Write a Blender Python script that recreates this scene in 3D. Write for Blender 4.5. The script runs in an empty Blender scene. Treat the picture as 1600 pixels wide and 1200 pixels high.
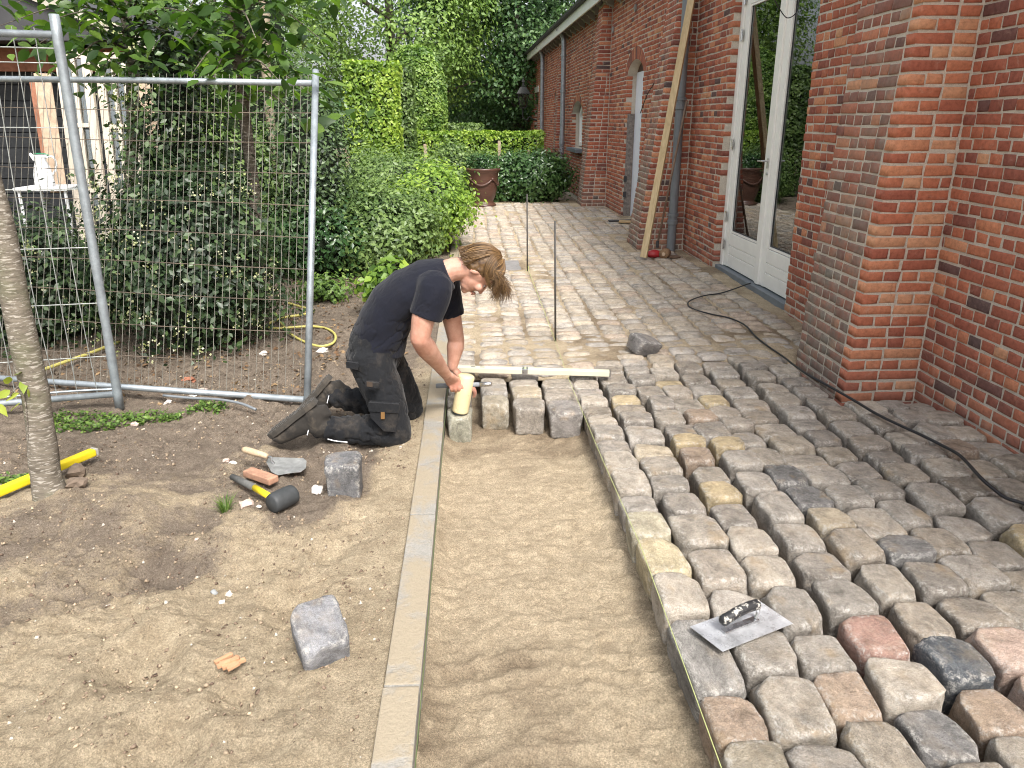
import bpy, bmesh, math, random
import numpy as np
from math import sin, cos, atan, tan, pi, radians, sqrt, hypot, exp
from mathutils import Vector, Matrix

SC = bpy.context.scene
random.seed(7)
RNG = np.random.default_rng(7)

# ------------------------------------------------------------------ camera
FPX, CAMH = 1202.0, 1.5
PITCH = atan(410 / FPX)
YAW = atan(65 / (FPX / cos(PITCH)))
cam_data = bpy.data.cameras.new('camera')
cam = bpy.data.objects.new('camera', cam_data)
SC.collection.objects.link(cam)
cam.location = (0, 0, CAMH)
cam.rotation_euler = (pi / 2 - PITCH, 0, -YAW)
cam_data.sensor_width = 36
cam_data.lens = FPX / 1600 * 36
cam_data.clip_start = 0.05
cam_data.clip_end = 600
SC.camera = cam

# ------------------------------------------------------------------ sky and sun (bright hazy overcast)
SUN_EL, SUN_AZ = radians(52), radians(160)      # azimuth clockwise from +Y
world = bpy.data.worlds.new('World')
SC.world = world
world.use_nodes = True
wt = world.node_tree
wt.nodes.clear()
w_out = wt.nodes.new('ShaderNodeOutputWorld')
w_bg = wt.nodes.new('ShaderNodeBackground')
w_sky = wt.nodes.new('ShaderNodeTexSky')
w_sky.sky_type = 'NISHITA'
w_sky.sun_disc = False
w_sky.sun_elevation = SUN_EL
w_sky.sun_rotation = SUN_AZ
w_sky.air_density = 1.0
w_sky.dust_density = 5.0
w_sky.ozone_density = 1.0
w_hsv = wt.nodes.new('ShaderNodeHueSaturation')      # cloud veil: the blue mostly greyed out
w_hsv.inputs['Saturation'].default_value = 0.28
w_hsv.inputs['Value'].default_value = 1.3
w_bg.inputs['Strength'].default_value = 0.135
wt.links.new(w_sky.outputs[0], w_hsv.inputs['Color'])
wt.links.new(w_hsv.outputs[0], w_bg.inputs['Color'])
wt.links.new(w_bg.outputs[0], w_out.inputs['Surface'])

sun_data = bpy.data.lights.new('sun', 'SUN')
sun_data.energy = 2.4
sun_data.angle = radians(14)
sun_data.color = (1.0, 0.96, 0.9)
sun = bpy.data.objects.new('sun', sun_data)
SC.collection.objects.link(sun)
sd = Vector((sin(SUN_AZ) * cos(SUN_EL), cos(SUN_AZ) * cos(SUN_EL), sin(SUN_EL)))
sun.rotation_euler = sd.to_track_quat('Z', 'Y').to_euler()
sun.location = (0, 0, 20)

SC.view_settings.view_transform = 'Standard'
SC.view_settings.look = 'None'
SC.view_settings.gamma = 1
SC.view_settings.exposure = 0.90
SC.view_settings.use_curve_mapping = False
SC.render.engine = 'CYCLES'
SC.cycles.filter_width = 1.05
SC.cycles.max_bounces = 6
SC.cycles.diffuse_bounces = 3
SC.cycles.transparent_max_bounces = 12
SC.cycles.caustics_reflective = False
SC.cycles.caustics_refractive = False

# ------------------------------------------------------------------ pixel to place (for points on a known plane)
_fw = np.array([sin(YAW) * cos(PITCH), cos(YAW) * cos(PITCH), -sin(PITCH)])
_rt = np.array([cos(YAW), -sin(YAW), 0.0])
_up = np.cross(_rt, _fw)
def ray(x, y):
    return _fw + _rt * (x - 800) / FPX - _up * (y - 600) / FPX
def G(x, y, z=0.0):
    d = ray(x, y)
    p = np.array([0, 0, CAMH]) + d * (z - CAMH) / d[2]
    return Vector(p)
def WY(x, y, Y):
    d = ray(x, y)
    return Vector(np.array([0, 0, CAMH]) + d * Y / d[1])

# ------------------------------------------------------------------ noise
_TAB = np.random.default_rng(11).random(65536)
def _h(*ii):
    h = np.zeros(np.broadcast(*ii).shape, dtype=np.int64)
    for k, i in zip((73856093, 19349663, 83492791, 2654435761), ii):
        h = h ^ (i.astype(np.int64) * k)
    h = (h ^ (h >> 13)) * 1274126177
    return _TAB[(h ^ (h >> 16)) & 65535]
def vn(*c, seed=0):
    c = [np.asarray(a, dtype=float) for a in c]
    c = np.broadcast_arrays(*c)
    fl = [np.floor(a).astype(np.int64) for a in c]
    fr = [a - f for a, f in zip(c, fl)]
    fr = [f * f * (3 - 2 * f) for f in fr]
    out = 0
    n = len(c)
    for m in range(2 ** n):
        w = 1
        idx = []
        for k in range(n):
            b = (m >> k) & 1
            w = w * (fr[k] if b else 1 - fr[k])
            idx.append(fl[k] + b)
        out = out + w * _h(*idx, np.array(seed * 7919 + 13))
    return out * 2 - 1
def fbm(*c, octaves=4, seed=0, gain=.5):
    s, a = 0, 1
    for o in range(octaves):
        s = s + a * vn(*[np.asarray(x) * 2 ** o for x in c], seed=seed + o)
        a *= gain
    return s

# ------------------------------------------------------------------ object helpers
COL = SC.collection
def mesh_np(name, V, F, attrs=None, smooth=False):
    """V (n,3); F an (m,3|4) array, or a list of such arrays / of tuples"""
    me = bpy.data.meshes.new(name)
    V = np.asarray(V, dtype=np.float32)
    if isinstance(F, list) and F and not isinstance(F[0], np.ndarray):
        me.from_pydata([tuple(v) for v in V.tolist()], [], [tuple(int(i) for i in f) for f in F])
    else:
        Fs = F if isinstance(F, list) else [F]
        loops = np.concatenate([f.reshape(-1) for f in Fs]).astype(np.int32)
        tot = np.concatenate([np.full(len(f), f.shape[1]) for f in Fs]).astype(np.int32)
        start = np.concatenate([[0], np.cumsum(tot)[:-1]]).astype(np.int32)
        me.vertices.add(len(V)); me.vertices.foreach_set('co', V.reshape(-1))
        me.loops.add(len(loops)); me.loops.foreach_set('vertex_index', loops)
        me.polygons.add(len(tot)); me.polygons.foreach_set('loop_start', start)
        try: me.polygons.foreach_set('loop_total', tot)
        except Exception: pass
        me.update(calc_edges=True)
    if attrs:
        for k, a in attrs.items():
            a = np.asarray(a, dtype=np.float32)
            if a.ndim == 2:
                at = me.attributes.new(k, 'FLOAT_COLOR', 'POINT')
                if a.shape[1] == 3: a = np.hstack([a, np.ones((len(a), 1), np.float32)])
                at.data.foreach_set('color', a.reshape(-1))
            else:
                at = me.attributes.new(k, 'FLOAT', 'POINT')
                at.data.foreach_set('value', a)
    if smooth:
        me.polygons.foreach_set('use_smooth', np.ones(len(me.polygons), dtype=bool))
    me.update()
    return me
def link(name, me, mat=None, parent=None, loc=None):
    o = bpy.data.objects.new(name, me)
    if mat is not None and me is not None and len(me.materials) == 0:
        me.materials.append(mat)
    COL.objects.link(o)
    if parent is not None:
        o.parent = parent                        # parents are unrotated empties or carry their own transform
    if loc is not None: o.location = loc
    return o
def part_np(name, V, F, mat, parent=None, attrs=None, smooth=False):
    """a mesh given in world coordinates under a parent that may be moved: stored relative to it"""
    V = np.asarray(V, dtype=float)
    if parent is not None:
        mw = parent_matrix(parent).inverted()
        R = np.array(mw.to_3x3()); t = np.array(mw.translation)
        V = V @ R.T + t
    return link(name, mesh_np(name, V, F, attrs, smooth), mat, parent)
def parent_matrix(o):
    m = o.matrix_basis.copy()
    p = o.parent
    while p is not None:
        m = p.matrix_basis @ m
        p = p.parent
    return m
def thing(name, label, cat, loc=(0, 0, 0), group=None):
    o = bpy.data.objects.new(name, None)
    COL.objects.link(o)
    o.location = loc
    o.empty_display_size = .1
    return tag(o, label, cat, group)
def tag(o, label=None, cat=None, group=None, kind=None):
    if label: o['label'] = label
    if cat: o['category'] = cat
    if group: o['group'] = group
    if kind: o['kind'] = kind
    return o

class MB:
    """collects primitives in world space; build() makes ONE mesh object"""
    def __init__(s): s.V, s.F, s.n = [], [], 0
    def add(s, V, F):
        s.V += [tuple(v) for v in V]
        s.F += [tuple(i + s.n for i in f) for f in F]
        s.n = len(s.V)
    def box(s, lo, hi, bev=0, M=None):
        x0, y0, z0 = lo; x1, y1, z1 = hi
        if bev:
            bm = bmesh.new()
            bmesh.ops.create_cube(bm, size=1)
            for v in bm.verts:
                v.co = Vector(((x0 + x1) / 2 + v.co.x * (x1 - x0), (y0 + y1) / 2 + v.co.y * (y1 - y0), (z0 + z1) / 2 + v.co.z * (z1 - z0)))
            bmesh.ops.bevel(bm, geom=bm.edges[:], offset=bev, segments=2, profile=.6, affect='EDGES')
            bm.verts.index_update()
            V = [v.co.copy() for v in bm.verts]; F = [[v.index for v in f.verts] for f in bm.faces]
            bm.free()
        else:
            V = [Vector(p) for p in ((x0, y0, z0), (x1, y0, z0), (x1, y1, z0), (x0, y1, z0), (x0, y0, z1), (x1, y0, z1), (x1, y1, z1), (x0, y1, z1))]
            F = [(0, 3, 2, 1), (4, 5, 6, 7), (0, 1, 5, 4), (1, 2, 6, 5), (2, 3, 7, 6), (3, 0, 4, 7)]
        if M is not None: V = [M @ v for v in V]
        s.add(V, F)
        return s
    def beam(s, a, b, w, h, bev=0, roll=0, up=None):
        """box from a to b, cross-section w (sideways) x h (up)"""
        a, b = Vector(a), Vector(b)
        d = b - a
        L = d.length
        zx = d.normalized()
        upv = Vector(up) if up else (Vector((0, 0, 1)) if abs(zx.z) < .95 else Vector((0, 1, 0)))
        sx = zx.cross(upv).normalized()
        uz = sx.cross(zx).normalized()
        M = Matrix(((zx.x, sx.x, uz.x, a.x), (zx.y, sx.y, uz.y, a.y), (zx.z, sx.z, uz.z, a.z), (0, 0, 0, 1)))
        if roll: M = M @ Matrix.Rotation(roll, 4, 'X')
        return s.box((0, -w / 2, -h / 2), (L, w / 2, h / 2), bev, M)
    def tube(s, pts, r, n=8, caps=True, squash=None):
        pts = [Vector(p) for p in pts]
        rs = r if hasattr(r, '__len__') else [r] * len(pts)
        t0 = (pts[1] - pts[0]).normalized()
        ref = Vector((0, 0, 1)) if abs(t0.z) < .9 else Vector((1, 0, 0))
        nx = t0.cross(ref).normalized()
        V = []
        for i, p in enumerate(pts):
            t = (pts[min(i + 1, len(pts) - 1)] - pts[max(i - 1, 0)]).normalized()
            nx = (nx - t * nx.dot(t)).normalized()
            ny = t.cross(nx)
            for k in range(n):
                a = 2 * pi * k / n
                V.append(p + (nx * cos(a) + ny * sin(a)) * rs[i])
        F = []
        for i in range(len(pts) - 1):
            for k in range(n):
                F.append((i * n + k, i * n + (k + 1) % n, (i + 1) * n + (k + 1) % n, (i + 1) * n + k))
        if caps:
            F.append(tuple(range(n - 1, -1, -1)))
            F.append(tuple((len(pts) - 1) * n + k for k in range(n)))
        s.add(V, F)
        return s
    def lathe(s, c, prof, n=24, M=None):
        c = Vector(c)
        V = []
        for r, z in prof:
            for k in range(n):
                a = 2 * pi * k / n
                p = Vector((r * cos(a), r * sin(a), z))
                V.append((M @ p if M is not None else p) + c)
        F = []
        for i in range(len(prof) - 1):
            for k in range(n):
                F.append((i * n + k, i * n + (k + 1) % n, (i + 1) * n + (k + 1) % n, (i + 1) * n + k))
        F.append(tuple(range(n - 1, -1, -1)))
        F.append(tuple((len(prof) - 1) * n + k for k in range(n)))
        s.add(V, F)
        return s
    def build(s, name, mat, parent=None, smooth=False):
        return part_np(name, np.array([tuple(v) for v in s.V]), s.F, mat, parent, smooth=smooth)
def catmull(pts, k=6):
    P = [Vector(p) for p in pts]
    P = [P[0] * 2 - P[1]] + P + [P[-1] * 2 - P[-2]]
    out = []
    for i in range(1, len(P) - 2):
        a, b, c, d = P[i - 1], P[i], P[i + 1], P[i + 2]
        for j in range(k):
            t = j / k
            out.append(.5 * ((2 * b) + (c - a) * t + (2 * a - 5 * b + 4 * c - d) * t * t + (3 * b - a - 3 * c + d) * t ** 3))
    out.append(P[-2])
    return out
def shade(o, ang=40):
    me = o.data
    me.polygons.foreach_set('use_smooth', np.ones(len(me.polygons), dtype=bool))
    bm = bmesh.new(); bm.from_mesh(me)
    for e in bm.edges:
        if len(e.link_faces) == 2 and e.calc_face_angle(0) > radians(ang): e.smooth = False
    bm.to_mesh(me); bm.free()
    return o

# ------------------------------------------------------------------ material helpers
class NT:
    def __init__(s, name, rough=.8, spec=.3, metal=0):
        s.m = bpy.data.materials.new(name)
        s.m.use_nodes = True
        s.t = s.m.node_tree
        s.b = s.t.nodes['Principled BSDF']
        s.b.inputs['Roughness'].default_value = rough
        s.b.inputs['Specular IOR Level'].default_value = spec
        s.b.inputs['Metallic'].default_value = metal
    def n(s, kind): return s.t.nodes.new('ShaderNode' + kind)
    def set(s, sock, v):
        if isinstance(v, bpy.types.NodeSocket): s.t.links.new(v, sock)
        elif isinstance(v, (tuple, list)) and len(v) == 3 and sock.type == 'RGBA': sock.default_value = (*v, 1)
        else: sock.default_value = v
    def coord(s, rnd=False, scale=None):
        tc = s.n('TexCoord').outputs['Object']
        if rnd:
            r = s.n('ObjectInfo').outputs['Random']
            a = s.n('VectorMath'); a.operation = 'MULTIPLY_ADD'
            s.set(a.inputs[0], r); a.inputs[1].default_value = (37, 91, 53); s.set(a.inputs[2], tc)
            tc = a.outputs[0]
        if scale:
            m = s.n('VectorMath'); m.operation = 'MULTIPLY'
            s.set(m.inputs[0], tc); m.inputs[1].default_value = scale
            tc = m.outputs[0]
        return tc
    def noise(s, vec, scale, detail=4, rough=.55, dist=0):
        x = s.n('TexNoise'); s.set(x.inputs['Vector'], vec)
        x.inputs['Scale'].default_value = scale; x.inputs['Detail'].default_value = detail
        x.inputs['Roughness'].default_value = rough; x.inputs['Distortion'].default_value = dist
        return x.outputs['Fac']
    def voro(s, vec, scale, out='Distance', feature='F1'):
        x = s.n('TexVoronoi'); x.feature = feature; s.set(x.inputs['Vector'], vec); x.inputs['Scale'].default_value = scale
        return x.outputs[out]
    def ramp(s, fac, stops, interp='LINEAR'):
        x = s.n('ValToRGB'); s.set(x.inputs[0], fac)
        cr = x.color_ramp; cr.interpolation = interp
        while len(cr.elements) < len(stops): cr.elements.new(.5)
        for e, (p, c) in zip(cr.elements, stops):
            e.position = p
            e.color = (c, c, c, 1) if not isinstance(c, tuple) else (*c, 1)
        return x.outputs[0]
    def mix(s, fac, a, b, mode='MIX'):
        x = s.n('Mix'); x.data_type = 'RGBA'; x.blend_type = mode
        s.set(x.inputs[0], fac); s.set(x.inputs[6], a); s.set(x.inputs[7], b)
        return x.outputs[2]
    def math(s, op, a, b=0.0, c=0.0, clamp=False):
        x = s.n('Math'); x.operation = op; x.use_clamp = clamp
        s.set(x.inputs[0], a); s.set(x.inputs[1], b)
        if op in ('MULTIPLY_ADD',): s.set(x.inputs[2], c)
        return x.outputs[0]
    def attr(s, name, fac=True):
        x = s.n('Attribute'); x.attribute_name = name
        return x.outputs['Fac'] if fac else x.outputs['Color']
    def bump(s, h, strength=.5, dist=.01):
        x = s.n('Bump'); x.inputs['Strength'].default_value = strength; x.inputs['Distance'].default_value = dist
        s.set(x.inputs['Height'], h)
        if s.b.inputs['Normal'].is_linked: s.set(x.inputs['Normal'], s.b.inputs['Normal'].links[0].from_socket)
        s.set(s.b.inputs['Normal'], x.outputs[0])
        return s
    def col(s, v): s.set(s.b.inputs['Base Color'], v); return s
    def rough(s, v): s.set(s.b.inputs['Roughness'], v); return s
def plain(name, c, rough=.6, var=.12, scale=12, metal=0, spec=.4, bump=0.0, bscale=60):
    n = NT(name, rough, spec, metal)
    v = n.noise(n.coord(True), scale, 5, .6)
    f = n.ramp(v, [(.3, 1 - var), (.7, 1 + var)])
    n.col(n.mix(1.0, c, f, 'MULTIPLY'))
    if bump: n.bump(n.noise(n.coord(True), bscale, 4), bump, .004)
    return n.m

# soil and sand
def sand_mat(name, dark_attr, la, lb, da, db):
    n = NT(name, .95, .10)
    P = n.coord()
    a = n.noise(P, 2.3, 6, .62)
    b = n.noise(P, 16, 8, .72)
    d = n.noise(P, 5, 9, .75, .4)
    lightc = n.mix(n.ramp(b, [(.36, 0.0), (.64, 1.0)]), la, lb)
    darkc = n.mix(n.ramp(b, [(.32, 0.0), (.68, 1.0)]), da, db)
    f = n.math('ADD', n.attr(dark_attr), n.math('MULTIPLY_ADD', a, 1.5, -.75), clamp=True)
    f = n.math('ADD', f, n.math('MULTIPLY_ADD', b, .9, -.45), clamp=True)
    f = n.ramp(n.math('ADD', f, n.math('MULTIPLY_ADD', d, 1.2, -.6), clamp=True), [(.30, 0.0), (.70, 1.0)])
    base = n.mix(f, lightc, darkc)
    c = n.noise(P, 150, 4, .9)
    base = n.mix(1.0, base, n.ramp(c, [(.32, .45), (.5, 1.0), (.70, 1.55)]), 'MULTIPLY')
    c2 = n.noise(P, 420, 2, .8)
    base = n.mix(1.0, base, n.ramp(c2, [(.35, .70), (.5, 1.0), (.68, 1.35)]), 'MULTIPLY')
    sp = n.ramp(n.voro(P, 75, 'Distance'), [(.0, 1.0), (.13, 0.0)])
    spm = n.math('MULTIPLY', sp, n.ramp(n.noise(P, 37, 1), [(.50, 0.0), (.56, 1.0)]))
    base = n.mix(n.math('MULTIPLY', spm, .7), base, (.60, .55, .48))
    dk = n.math('MULTIPLY', n.ramp(n.voro(P, 48, 'Distance'), [(.0, 1.0), (.16, 0.0)]), n.ramp(n.noise(P, 21, 2), [(.50, 0.0), (.58, 1.0)]))
    base = n.mix(n.math('MULTIPLY', dk, .75), base, (.07, .052, .038))
    n.col(base)
    n.bump(n.noise(P, 260, 3, .9), .8, .004)
    n.bump(n.noise(P, 70, 8, .85), 1.0, .016)
    return n.m
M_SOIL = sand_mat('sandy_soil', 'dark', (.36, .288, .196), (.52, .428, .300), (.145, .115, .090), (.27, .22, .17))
M_SAND = sand_mat('bedding_sand', 'dark', (.41, .328, .225), (.56, .46, .325), (.21, .16, .108), (.34, .268, .185))

def stone_mat(name, per_object):
    n = NT(name, .93, .12)
    P = n.coord(per_object)
    base = n.n('ObjectInfo').outputs['Color'] if per_object else n.attr('col', False)
    q = .085 if per_object else 1.0
    a = n.noise(P, 13 * q, 6, .65, .6)
    b = n.noise(P, 75 * q, 5, .75)
    base = n.mix(1.0, base, n.ramp(a, [(.3, .55), (.5, 1.0), (.70, 1.38)]), 'MULTIPLY')
    base = n.mix(1.0, base, n.ramp(b, [(.28, .74), (.5, 1.0), (.74, 1.22)]), 'MULTIPLY')
    fl = n.noise(P, 330 * q, 3, .8)
    base = n.mix(1.0, base, n.ramp(fl, [(.34, .68), (.5, 1.0), (.66, 1.42)]), 'MULTIPLY')
    pale = n.ramp(n.noise(P, 44 * q, 8, .88, .3), [(.50, 0.0), (.59, 1.0)])
    if per_object:
        edge = n.attr('edge')
        pale = n.math('MULTIPLY', pale, n.math('MULTIPLY_ADD', edge, .85, .16))
    else:
        pale = n.math('MULTIPLY', pale, .35)
    base = n.mix(n.math('MULTIPLY', pale, .75), base, (.60, .575, .53))
    ochre = n.ramp(n.noise(P, 8 * q, 3, .6), [(.60, 0.0), (.72, 1.0)])
    base = n.mix(n.math('MULTIPLY', ochre, .38), base, (.36, .245, .12))
    # dry sand lying on the top faces
    nz = n.n('SeparateXYZ'); n.set(nz.inputs[0], n.n('NewGeometry').outputs['Normal'])
    dust = n.math('MULTIPLY', n.ramp(nz.outputs['Z'], [(.6, 0.0), (.95, 1.0)]), n.ramp(n.noise(P, 9 * q, 5, .7), [(.47, 0.0), (.66, 1.0)]))
    base = n.mix(n.math('MULTIPLY', dust, .22 if per_object else .48), base, (.46, .36, .245))
    n.col(base)
    n.bump(n.noise(P, 150 * q, 5, .85), .7, .004)
    n.bump(n.noise(P, 34 * q, 7, .75), 1.0, .014)
    return n.m
M_COB = stone_mat('sandstone_sett', True)
M_COBF = stone_mat('worn_sett', False)

n = NT('old_brick', .88, .2)
P = n.coord()
tone = n.attr('tone'); grime = n.attr('grime')
c = n.ramp(tone, [(0.0, (.11, .075, .072)), (.10, (.19, .076, .062)), (.35, (.320, .104, .068)), (.62, (.430, .148, .086)), (.85, (.51, .215, .118)), (1.0, (.54, .29, .17))])
c = n.mix(1.0, c, n.ramp(n.noise(P, 38, 5, .7), [(.3, .70), (.5, 1.0), (.75, 1.25)]), 'MULTIPLY')
c = n.mix(n.math('MULTIPLY', n.ramp(n.noise(P, 13, 6, .75, .6), [(.57, 0.0), (.72, 1.0)]), .42), c, (.46, .31, .24))
g2 = n.math('MULTIPLY', grime, n.ramp(n.noise(P, 7, 5, .7), [(.25, .25), (.6, 1.0)]), clamp=True)
c = n.mix(g2, c, n.mix(n.noise(P, 22, 4), (.10, .085, .070), (.30, .265, .225)))
n.col(c)
n.bump(n.noise(P, 120, 4, .75), .6, .004)
n.bump(n.noise(P, 28, 4, .7), .6, .008)
M_BRICK = n.m
n = NT('lime_mortar', .95, .1)
P = n.coord()
c = n.mix(n.noise(P, 6, 6, .7), (.40, .35, .29), (.68, .61, .52))
c = n.mix(1.0, c, n.ramp(n.noise(P, 160, 3, .8), [(.3, .75), (.7, 1.2)]), 'MULTIPLY')
n.col(c); n.bump(n.noise(P, 90, 5, .75), .8, .006)
M_MORTAR = n.m

n = NT('concrete_kerb', .9, .2)
P = n.coord()
c = n.mix(n.noise(P, 9, 5, .7), (.215, .205, .185), (.32, .305, .275))
sp = n.ramp(n.noise(P, 3.1, 7, .72, .5), [(.40, 0.0), (.52, 1.0)])
c = n.mix(1.0, c, n.ramp(n.noise(P, 120, 4, .8), [(.3, .75), (.7, 1.2)]), 'MULTIPLY')
nz = n.n('SeparateXYZ'); n.set(nz.inputs[0], n.n('NewGeometry').outputs['Normal'])
topf = n.ramp(nz.outputs['Z'], [(.5, 0.0), (.9, 1.0)])
sandc = n.mix(n.noise(P, 200, 2, .8), (.235, .195, .14), (.355, .305, .225))
n.col(n.mix(n.math('MULTIPLY', sp, topf), c, sandc))
n.bump(n.math('MULTIPLY', sp, n.noise(P, 45, 5, .7)), .7, .008)
n.bump(n.noise(P, 220, 3, .7), .4, .002)
M_KERB = n.m

def wood_mat(name, a, b, rough=.75, stretch=(1, 1, 1), sc=10):
    n = NT(name, rough, .25)
    P = n.coord(True, stretch)
    g = n.noise(P, sc, 6, .7, 1.5)
    c = n.mix(n.ramp(g, [(.3, 0.0), (.7, 1.0)]), a, b)
    kn = n.ramp(n.noise(n.coord(True), 5, 2, .5), [(.66, 0.0), (.74, 1.0)])
    c = n.mix(n.math('MULTIPLY', kn, .5), c, (a[0] * .5, a[1] * .4, a[2] * .3))
    n.col(c); n.bump(g, .25, .004)
    return n.m
def metal_mat(name, c, rough=.45, metal=.85, dirt=.3):
    n = NT(name, rough, .5, metal)
    P = n.coord(True)
    v = n.noise(P, 14, 6, .7)
    cc = n.mix(n.ramp(v, [(.35, 0.0), (.7, 1.0)]), tuple(x * (1 - dirt) for x in c), tuple(min(1, x * (1 + dirt)) for x in c))
    n.col(cc)
    n.rough(n.ramp(n.noise(P, 30, 4), [(.3, max(.05, rough - .12)), (.7, min(1, rough + .15))]))
    return n.m
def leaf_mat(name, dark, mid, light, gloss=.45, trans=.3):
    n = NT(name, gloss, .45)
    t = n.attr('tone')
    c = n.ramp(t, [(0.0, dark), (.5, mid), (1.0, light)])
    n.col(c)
    tr = n.n('BsdfTranslucent')
    n.set(tr.inputs['Color'], n.mix(1.0, c, (1.25, 1.5, .6), 'MULTIPLY'))
    mx = n.n('MixShader'); mx.inputs[0].default_value = trans
    out = n.t.nodes['Material Output']
    n.t.links.new(n.b.outputs[0], mx.inputs[1]); n.t.links.new(tr.outputs[0], mx.inputs[2])
    n.t.links.new(mx.outputs[0], out.inputs['Surface'])
    return n.m
def bark_mat(name, a, b, sc=(1, 1, 1), freq=25, pale=0.0, palec=(.5, .48, .44), green=0.0):
    n = NT(name, .9, .2)
    P = n.coord(False, sc)
    g = n.noise(P, freq, 6, .7, .4)
    c = n.mix(n.ramp(g, [(.3, 0.0), (.7, 1.0)]), a, b)
    if pale:
        c = n.mix(n.math('MULTIPLY', n.ramp(n.noise(P, freq * 1.8, 3, .6), [(.54, 0.0), (.62, 1.0)]), pale), c, palec)
    if green:
        c = n.mix(n.math('MULTIPLY', n.ramp(n.noise(n.coord(), 5, 4, .6), [(.5, 0.0), (.7, 1.0)]), green), c, (.10, .12, .05))
    n.col(c); n.bump(g, .8, .006)
    return n.m
# ================================================================== GROUND
def grid_mesh(xs, ys, zf, attrf=None):
    X, Y = np.meshgrid(xs, ys, indexing='ij')
    Z = zf(X, Y)
    V = np.stack([X, Y, Z], -1).reshape(-1, 3)
    nx, ny = len(xs), len(ys)
    i = np.arange(nx - 1)[:, None] * ny + np.arange(ny - 1)[None, :]
    F = np.stack([i, i + ny, i + ny + 1, i + 1], -1).reshape(-1, 4)
    at = {k: f(X, Y, Z).reshape(-1) for k, f in (attrf or {}).items()}
    return V, F, at
def sstep(a, b, x):
    t = np.clip((x - a) / (b - a), 0, 1)
    return t * t * (3 - 2 * t)
PITS = [(-.35, 2.35, .09, -.022), (-.45, 2.75, .12, -.02), (-.8, 1.62, .1, -.03), (-.36, 1.45, .1, -.02), (-1.05, 2.2, .13, .02), (-.68, 1.78, .06, -.025), (-.62, 2.28, .10, -.035), (-1.0, 1.95, .11, -.04), (-.75, 2.65, .08, .018), (-.55, 2.6, .07, -.03), (-1.15, 2.5, .12, -.03), (-.42, 1.65, .10, .02), (-.95, 1.6, .14, .02),
        (-.50, 3.05, .09, -.02), (-1.4, 2.9, .2, .03), (-1.75, 3.0, .22, .035), (-.7, 3.25, .12, -.02), (-1.25, 4.45, .35, .014), (-.85, 4.95, .30, .04), (-.48, 3.55, .13, -.02), (-.9, 3.62, .1, -.02)]
def soil_z(X, Y):
    z = -.045 + .028 * fbm(X * 1.7, Y * 1.7, octaves=3, seed=3)
    near = sstep(7.0, 4.8, Y) * sstep(-4.5, -3.0, X)
    n1 = fbm(X * 7, Y * 7, octaves=4, seed=9)
    ridg = np.abs(fbm(X * 5 + .6 * n1, Y * 9, octaves=4, seed=21))
    z = z + near * (.015 * n1 + .016 * (ridg - .45))
    cl = fbm(X * 26, Y * 26, octaves=3, seed=31)
    cm = sstep(-.1, .5, fbm(X * 2.2, Y * 2.2, octaves=2, seed=40))
    z = z + near * (.0035 + .012 * cm) * np.maximum(cl, -.2) + near * .006 * cm * np.maximum(fbm(X * 55, Y * 55, octaves=2, seed=33), 0)
    z = z + near * .0045 * fbm(X * 60, Y * 60, octaves=2, seed=51)
    cr = np.abs(fbm(X * 11 + .5 * n1, Y * 16, octaves=3, seed=61))
    z = z - near * .011 * np.clip(1 - cr / .16, 0, 1) * sstep(-.3, .3, fbm(X * 2.6, Y * 2.6, octaves=2, seed=63))
    for px, py, r, a in PITS:
        d = np.hypot(X - px, (Y - py) * .8) / r
        a = a * 1.6
        z = z + a * np.exp(-d * d) * near
        if a < 0: z = z + .35 * -a * np.exp(-(d - 1.35) ** 2 * 6) * near
    edge = sstep(-.62, -.30, X)
    lo = np.where(Y < 4.6, -.016 + .012 * fbm(X * 6, Y * 3, octaves=3, seed=77), -.03)
    z = z * (1 - edge * .9) + lo * edge * .9
    z = np.where(X > -.272, -.22, z)
    return z
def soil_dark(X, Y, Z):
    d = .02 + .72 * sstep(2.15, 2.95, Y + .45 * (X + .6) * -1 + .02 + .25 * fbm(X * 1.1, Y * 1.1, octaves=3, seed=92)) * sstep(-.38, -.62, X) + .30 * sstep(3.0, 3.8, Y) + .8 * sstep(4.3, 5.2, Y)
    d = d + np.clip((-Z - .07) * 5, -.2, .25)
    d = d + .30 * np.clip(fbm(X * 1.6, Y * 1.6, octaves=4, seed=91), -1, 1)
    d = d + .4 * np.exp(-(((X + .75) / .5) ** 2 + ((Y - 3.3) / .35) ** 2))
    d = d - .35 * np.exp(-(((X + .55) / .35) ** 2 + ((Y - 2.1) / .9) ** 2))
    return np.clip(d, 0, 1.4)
xs = np.concatenate([[-150, -60, -30, -18, -12, -9, -7], np.arange(-6, -2.6, .12), np.arange(-2.6, -1.6, .012), np.arange(-1.6, -.273, .008), [-.2725, -.271, 1, 3, 8, 30, 80, 150]])
ys = np.concatenate([[-40, -5, 0], np.arange(.8, 1.3, .1), np.arange(1.3, 3.4, .008), np.arange(3.4, 4.7, .012), np.arange(4.7, 6.5, .03), np.arange(6.5, 10, .15), [11, 13, 16, 20, 30, 45, 70, 110, 200]])
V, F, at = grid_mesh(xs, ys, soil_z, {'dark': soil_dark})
ground = tag(part_np('ground', V, F, M_SOIL, None, at, smooth=True), kind='structure')

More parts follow.
